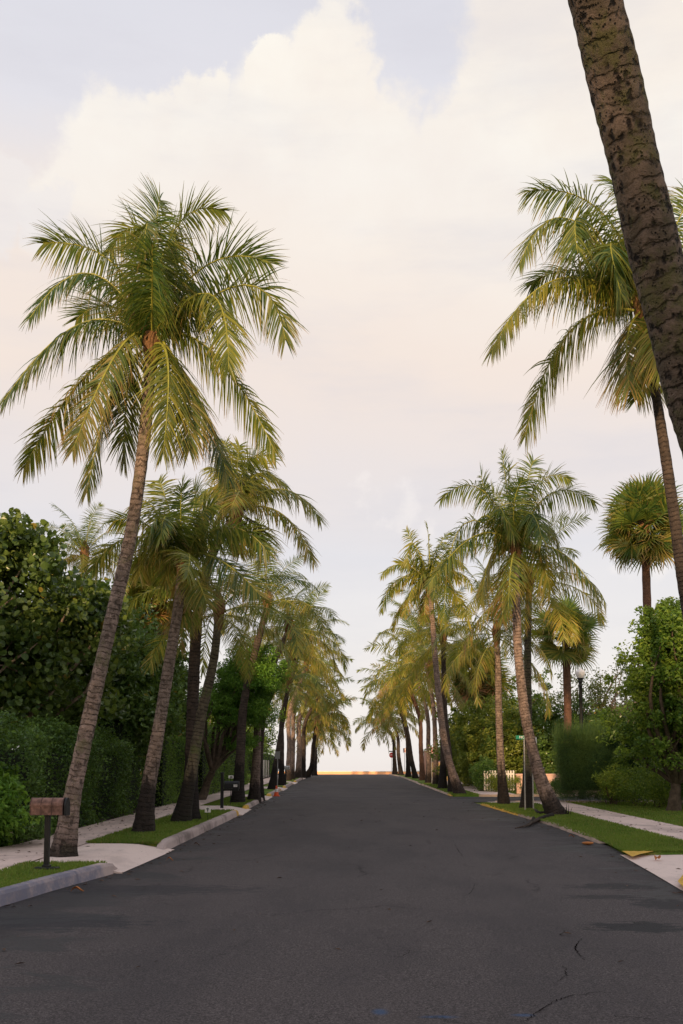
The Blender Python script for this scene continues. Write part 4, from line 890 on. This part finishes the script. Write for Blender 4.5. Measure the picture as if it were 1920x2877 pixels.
# casuarina hedge: needle tufts
def casuarina():
    x0, x1, y0, y1, h = 7.7, 10.3, 35.9, 37.0, 2.3
    x0, x1, y0, y1 = 7.35, 10.7, 35.1, 36.1
    b = np.array([(x0+x1)/2, (y0+y1)/2, float(zr(36))]); n = 56000
    p = np.stack([rng.uniform(x0-b[0], x1-b[0], n), rng.uniform(y0-b[1], y1-b[1], n), rng.random(n)**.8*h+.15], 1)
    k = rng.random(n) < .55; p[k, 1] = (y0-b[1])+rng.exponential(.08, k.sum())
    p[:, 0] += .05*np.sin(p[:, 2]*2.3); p[:, 1] += .06*np.sin(p[:, 0]*4+p[:, 2]*3)
    d = rng.normal(0, 1, (n, 3))*.55; d[:, 2] += .45; d[:, 1] -= .35; d /= np.linalg.norm(d, axis=1)[:, None]
    tall = (p[:, 2] > h-.1) & (rng.random(n) < .35)
    ln = rng.uniform(.12, .24, n)+tall*rng.uniform(.1, .45, n); d[tall] = d[tall]*.35+np.array([0, 0, 1])
    w_ = np.cross(d, rng.normal(0, 1, (n, 3))); w_ /= np.linalg.norm(w_, axis=1)[:, None]; w_ *= .006
    t2 = p+d*ln[:, None]; t2[:, 2] -= .03
    V = np.stack([p-w_, p+w_, t2], 1).reshape(-1, 3); mb = MB(); mb.add(V, np.arange(3*n).reshape(-1, 3), 0, np.repeat(np.clip(rng.random(n)*.8+.2*(p[:, 2] > h-.2), 0, 1), 3))
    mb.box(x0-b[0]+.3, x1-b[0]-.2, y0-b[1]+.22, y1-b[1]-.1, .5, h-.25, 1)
    tag(mb.build('hedge', [M['needle'], M['core']], loc=b), 'feathery dark casuarina hedge with flat fuzzy top right of the side road', 'hedge')
casuarina()

# ------------------------------------------------------------------ walls, fence, house, sea wall
def wall(label, x0, x1, y0, y1, h, mat, cap='white', name='wall', capk=.03, zb=None):
    zb = float(zr((y0+y1)/2)) if zb is None else zb; b = ((x0+x1)/2, (y0+y1)/2, zb); root = empty(name, b); tag(root, label, 'wall')
    hx, hy = (x1-x0)/2, (y1-y0)/2; MB().box(-hx, hx, -hy, hy, -.3, h).build('wall_panel', M[mat], root)
    MB().box(-hx-capk, hx+capk, -hy-capk, hy+capk, h+.001, h+.07, bev=.015).build('coping', M[cap], root); return root
wall('low pink garden wall across the side road behind the palm feet', 7.75, 16, 46.3, 46.5, .82, 'pinkwall', 'pinkwall')
wall('yellow garden wall end facing the street on the right behind the parking sign', 5.95, 6.6, 67.9, 68.15, 1.25, 'yelwall', 'pinkwall')
wall('long yellow garden wall running along the far right pavement', 6.62, 6.82, 67.5, 84, 1.25, 'yelwall', 'pinkwall')
wall('pale gate pillar further along the right pavement', 6.0, 6.5, 80, 80.5, 2.1, 'pinkwall', 'white', name='gate_pillar')
wall('low coral-coloured sea wall with white coping closing the street end', -60, 60, 123, 123.35, 1.70-float(zr(123)), 'seawall', 'white', name='sea_wall')
def picket(label, x0, x1, y, zb, h, n, along='x', name='picket_fence'):
    root = empty(name, ((x0+x1)/2 if along == 'x' else x0, y, zb)); tag(root, label, 'fence')
    W = x1-x0; 
    for k in range(n):
        q = -W/2+W*k/(n-1); mb = MB()
        if along == 'x': mb.box(q-.035, q+.035, -.012, .012, .05, h, bev=.01)
        else: mb.box(-.05, .05, q-.05, q+.05, -.2, h, bev=.015)
        mb.build('picket' if along == 'x' else 'post', M['white'], root)
    for z0 in (.25, h-.2):
        if along == 'x': MB().box(-W/2-.05, W/2+.05, .0145, .05, z0, z0+.07).build('rail', M['white'], root)
    return root
picket('white picket fence half overgrown beside the far side-road corner', 6.35, 7.7, 46.9, float(zr(47))+.05, .98, 12)
picket('row of white garden posts beyond the low hedge on the left', -6.25, 4.0, 72, float(zr(72))+.1, 1.35, 6, 'y', 'white_post_fence')
root = empty('house', (23, 68, float(zr(66)))); tag(root, 'pale house with tiled roof mostly hidden behind the right trees', 'house')
MB().box(-5, 5, -4, 4, -.2, 4.9).build('wall', M['pinkwall'], root)
MB().add([(-5.5, -4.5, 4.9), (5.5, -4.5, 4.9), (5.5, 4.5, 4.9), (-5.5, 4.5, 4.9), (-2.5, 0, 5.7), (2.5, 0, 5.7)], [(0, 1, 5, 4), (2, 3, 4, 5)]).add([(-5.5, -4.5, 4.9), (-5.5, 4.5, 4.9), (-2.5, 0, 5.7), (5.5, -4.5, 4.9), (5.5, 4.5, 4.9), (2.5, 0, 5.7)], [(1, 0, 2), (3, 4, 5)]).build('roof', M['tile'], root)
for x in (-3.4, -1, 1.4, 3.8):
    for zz in (.9, 3.2):
        wf = MB().box(x-.5, x+.5, -4.05, -3.99, zz, zz+1.2).build('window', M['white'], root)
        MB().box(x-.42, x+.42, -4.06, -4.053, zz+.08, zz+1.12).build('pane', M['glass'], wf)

# ------------------------------------------------------------------ street furniture
def text_mesh(s, size, mat, parent, loc, rot, name='lettering', ext=.002, align='CENTER'):
    cu = bpy.data.curves.new('txt', 'FONT'); cu.body = s; cu.size = size; cu.align_x = align; cu.align_y = 'CENTER'; cu.extrude = ext; cu.offset = size*.012
    o = bpy.data.objects.new('txt', cu); COL.objects.link(o); dg = bpy.context.evaluated_depsgraph_get(); dg.update()
    me = bpy.data.meshes.new_from_object(o.evaluated_get(dg)); bpy.data.objects.remove(o); me.materials.clear(); me.materials.append(mat)
    q = bpy.data.objects.new(name, me); COL.objects.link(q); q.parent = parent; q.location = loc; q.rotation_euler = rot; return q
FX = (math.pi/2, 0, 0)
# copper mailbox
b = G(131, 2443, .15); root = empty('mailbox', b); tag(root, 'copper-toned barrel-top mailbox on a black post at the left kerb', 'mailbox')
MB().box(-.033, .033, -.033, .033, -.02, .745).build('post', M['black'], root)
MB().box(-.16, .16, -.075, .075, 0, .035, bev=.01).box(-.05, .05, -.05, .05, .036, .07, bev=.01).build('base_plate', M['black'], root)
def barrel(x0, x1, w_, h1, h2, z0, grow=0., n=10):
    mb = MB(); prof = [(-w_/2-grow, z0-grow), (w_/2+grow, z0-grow), (w_/2+grow, z0+h1)]+[((w_/2+grow)*math.cos(a), z0+h1+(h2+grow)*math.sin(a)) for a in np.linspace(.12, math.pi-.12, n)]+[(-w_/2-grow, z0+h1)]
    k = len(prof); V = [(x0, y, z) for y, z in prof]+[(x1, y, z) for y, z in prof]
    mb.add(V, [(i, (i+1) % k, k+(i+1) % k, k+i) for i in range(k)]); mb.add(V[:k], [tuple(range(k))[::-1]]); mb.add(V[k:], [tuple(range(k))]); return mb
bodyx0, bodyx1 = -.22, .235
barrel(bodyx0, bodyx1, .20, .12, .115, .745).build('box_body', M['copper'], root)
mbr = MB()
for x in (bodyx0, -.075, .07, bodyx1-.012):
    q = barrel(x, x+.012, .20, .12, .115, .745, .004); mbr.v += []; root_r = q.build('rib', M['copper_dark'], root)
MB().box(bodyx0, bodyx1-.02, -.112, -.1055, .86, .885).build('hinge_strip', M['copper'], root)
barrel(bodyx1+.015, bodyx1+.04, .215, .125, .12, .738).build('door', M['black'], root)
# black mailbox
b = G(624, 2270, .13); root = empty('mailbox', b); tag(root, 'black mailbox numbered 133 on a dark post with side arm', 'mailbox'); s_ = b[1]/F
MB().box(-.045, .045, -.045, .045, -.02, 1.05).box(-.06, .06, -.06, .06, 1.051, 1.08, bev=.02).build('post', M['black'], root)
MB().box(.046, .5, -.03, .03, .52, .58).build('arm', M['black'], root)
barrel(.07, .52, .18, .13, .1, .585).build('box_body', M['black'], root)
p_ = MB().box(.36, .47, -.1, -.0925, .64, .71).build('number_plate', M['signback'], root); text_mesh('133', .06, M['ink'], p_, (.415, -.102, .675), FX, 'number')
b = G(648, 2262, .13); root = empty('sign', b); tag(root, 'small white sign on a thin stake behind the black mailbox', 'sign')
MB().box(-.008, .008, -.008, .008, -.02, .95).build('stake', M['black'], root)
p_ = MB().box(-.07, .09, -.02, -.009, .86, .95).build('panel', M['signback'], root); MB().box(-.03, .06, -.024, -.0205, .88, .92).build('mark', M['ink'], p_)
b = G(803, 2201, .13); root = empty('mailbox', b); tag(root, 'distant grey mailbox beside the thin dark palm', 'mailbox')
MB().box(-.045, .045, -.045, .045, -.02, .8).build('post', M['black'], root); barrel(-.2, .24, .18, .12, .1, .8).build('box_body', M['steel'], root)
# yard sign
b = G(584, 2306, .15); root = empty('yard_sign', b); tag(root, 'tiny white yard sign on a wire stake in the left verge', 'sign')
MB().box(-.005, .005, -.005, .005, -.02, .33).build('stake', M['black'], root)
p_ = MB().box(-.07, .07, -.012, -.006, .2, .33).build('panel', M['signback'], root); MB().box(-.012, .012, -.0155, -.0125, .22, .31).box(-.035, .035, -.0185, -.016, .275, .295).build('mark', M['ink'], p_)
# cone
b = G(777, 2237, .13); root = empty('traffic_cone', b); tag(root, 'orange traffic cone with a white band on the left kerb', 'traffic cone')
MB().box(-.13, .13, -.13, .13, 0, .03, bev=.008).build('base', M['orange'], root)
MB().lathe([(.1, .031), (.072, .17), (.071, .172)], 18).build('cone_body', M['orange'], root, smooth=True)
MB().lathe([(.073, .171), (.052, .29)], 18).build('reflective_band', M['signback'], root, smooth=True)
MB().lathe([(.051, .291), (.03, .41), (.0, .415)], 18).build('cone_tip', M['orange'], root, smooth=True)
# signs
def sign(label, base, top, Y, w_, h_, face='signback', marks=True, octo=False, name='road_sign', cat='sign', back=False, tilt=0):
    x = (base-CX)/F*Y; z0 = float(zr(Y)); b = (x, Y, z0+.04); root = empty(name, b, tilt); tag(root, label, cat)
    ht = P(base, top, Y)[2]-z0-.04
    MB().tube([(0, 0, -.1), (0, 0, ht)], .022, 8).build('pole', M['steel'], root, smooth=True)
    mb = MB()
    if octo:
        an = [R(22.5+45*k) for k in range(8)]; r_ = w_/2/math.cos(R(22.5))
        V = [(r_*math.cos(a), -.03, ht-w_/2+r_*math.sin(a)) for a in an]+[(r_*math.cos(a), -.024, ht-w_/2+r_*math.sin(a)) for a in an]
        mb.add(V, [(i, (i+1) % 8, 8+(i+1) % 8, 8+i) for i in range(8)]+[]); mb.add(V[:8], [tuple(range(8))]); mb.add(V[8:], [tuple(range(8))[::-1]])
        pn = mb.build('panel', M['signback'], root)
        r2 = r_*.94; V = [(r2*math.cos(a), -.032, ht-w_/2+r2*math.sin(a)) for a in an]; MB().add(V, [tuple(range(8))]).build('red_face', M['red'], pn)
        text_mesh('STOP', w_*.36, M['signback'], pn, (0, -.035, ht-w_/2), FX, 'lettering')
    else:
        mb.box(-w_/2, w_/2, -.03, -.024, ht-h_, ht); pn = mb.build('panel', M['steel' if back else face], root)
        if marks and not back:
            MB().box(-w_*.38, w_*.0, -.0335, -.0305, ht-h_*.38, ht-h_*.08).build('red_mark', M['red'], pn)
            q = MB()
            for k, (a, bb) in enumerate([(.46, .54), (.6, .68), (.74, .82), (.87, .93)]): q.box(-w_*.36, w_*(.36-.1*(k % 2)), -.0335, -.0305, ht-h_*bb, ht-h_*a)
            q.box(w_*.08, w_*.38, -.0335, -.0305, ht-h_*.22, ht-h_*.1); q.build('text_marks', M['red'], pn)
    return root, ht
rt, ht = sign('red octagonal stop sign at the far end of the road', 1101, 2114, 108, .58, .58, octo=True)
MB().box(-.3, .12, -.01, .01, ht+.06, ht+.17).build('name_plate', M['ink'], rt)
sign('small white and red plate sign beyond the stop sign among far palms', 1137, 2102, 94, .3, .42)
sign('white parking sign with red marks on a steel post at the right kerb', 1213, 2098, 60.5, .27, .42)
sign('back of a grey sign on a pole behind the traffic cone', 781, 2111, 43, .2, .32, back=True)
b = G(1476, 2278, .05); root = empty('street_sign', b); tag(root, 'green street name sign on a post behind the leaning right palm', 'sign')
hh = P(1476, 2072, b[1])[2]-b[2]
MB().tube([(0, 0, -.1), (0, 0, hh-.06)], .022, 8).build('pole', M['steel'], root, smooth=True)
p_ = MB().box(-.25, .16, -.012, .012, hh-.055, hh+.06).build('name_plate', M['green'], root); text_mesh('MOO', .11, M['signback'], p_, (-.15, -.016, hh+.002), FX, 'lettering', align='LEFT')
b = G(1499, 2275, .05); root = empty('road_sign', b, R(0)); tag(root, 'narrow white sign seen nearly edge-on right of the leaning palm', 'sign')
hh = P(1499, 2070, b[1])[2]-b[2]
MB().tube([(0, 0, -.1), (0, 0, hh-.1)], .024, 8).build('pole', M['steel'], root, smooth=True)
MB().box(-.02, .135, -.032, -.026, hh-.5, hh, bev=.02).build('panel', M['signback'], root)
# lamp
Yl = 40; b = np.array([(1634-CX)/F*Yl, Yl, float(zr(Yl))]); root = empty('street_lamp', b); tag(root, 'black street lamp with a white acorn globe above the casuarina hedge', 'street lamp')
zt = P(1631, 1876, Yl)[2]-b[2]; zn_ = zt-.42
MB().lathe([(.16, 0), (.16, .12), (.12, .2), (.1, .55), (.075, .65), (.07, zn_-.35), (.085, zn_-.33), (.06, zn_-.28), (.06, zn_-.2), (.10, zn_-.16), (.10, zn_-.12), (.075, zn_-.1), (.13, zn_-.03), (.14, zn_), (.0, zn_)], 16).build('post', M['black'], root, smooth=True)
gl = MB().lathe([(.125, zn_+.002), (.175, zn_+.1), (.198, zn_+.19), (.195, zn_+.22)], 20).build('globe', M['globe'], root, smooth=True)
MB().lathe([(.199, zn_+.221), (.185, zn_+.27), (.11, zn_+.34), (.04, zn_+.385), (.02, zn_+.42), (.0, zn_+.43)], 20).build('globe_cap', M['globe'], root, smooth=True)
# fallen things
def fallen(label, px, py, L_, mat='husk', name='fallen_leaf', cat='leaf', h0=.01):
    b = G(px, py, h0); root_z = b
    mb = MB(); V = []; n = 9
    for k in range(n):
        q = k/(n-1); w_ = L_*.17*math.sin(math.pi*q)**.7+.004; zc = .03*math.sin(q*5)+.035*q
        V += [(-L_/2+L_*q, -w_, zc+w_*.8), (-L_/2+L_*q, 0, zc), (-L_/2+L_*q, w_, zc+w_*.7)]
    mb.add(V, [(3*k+j, 3*k+3+j, 3*k+4+j, 3*k+1+j) for k in range(n-1) for j in range(2)])
    return tag(mb.build(name, M[mat], loc=b), label, cat)
fallen('orange dry leaf lying on the asphalt by the left kerb', 218, 2505, .17)
fallen('small orange leaf in the road right of the first driveway', 478, 2418, .12)
fallen('pinkish dry leaf on the road by the right edging stones', 1607, 2352, .13)
fallen('small brown leaf on the road by the second driveway', 553, 2375, .13, 'debris')
o = fallen('long brown leaf on the right driveway beside the lawn', 1848, 2415, .26, 'husk', h0=.03); o.rotation_euler = (0, 0, R(60))
b = G(1652, 2374, .0); mb = MB(); mb.lathe([(.0, 0), (.05, .015), (.075, .045), (.06, .07), (.0, .085)], 12, c=(0, 0, 0)); o = mb.build('coconut_husk', M['husk'], smooth=True, loc=b); o.scale = (1.6, .9, .8); tag(o, 'flat brown coconut husk on the gutter of the right verge', 'coconut husk')

# ------------------------------------------------------------------ camera and render settings
cam = bpy.data.cameras.new('camera'); co = bpy.data.objects.new('camera', cam); COL.objects.link(co)
co.location = (0, 0, EYE); co.rotation_euler = (R(90)+PITCH, 0, 0)
cam.sensor_fit = 'VERTICAL'; cam.sensor_height = 36; cam.lens = F/2877*36
cam.shift_x = (960-CX)/2877; cam.shift_y = (CY-1438.5)/2877
cam.clip_start = .1; cam.clip_end = 20000
scene.camera = co
scene.view_settings.view_transform = 'Standard'; scene.view_settings.look = 'None'; scene.view_settings.gamma = 1
scene.view_settings.exposure = 0
scene.render.engine = 'CYCLES'
scene.cycles.transparent_max_bounces = 8; scene.cycles.max_bounces = 6
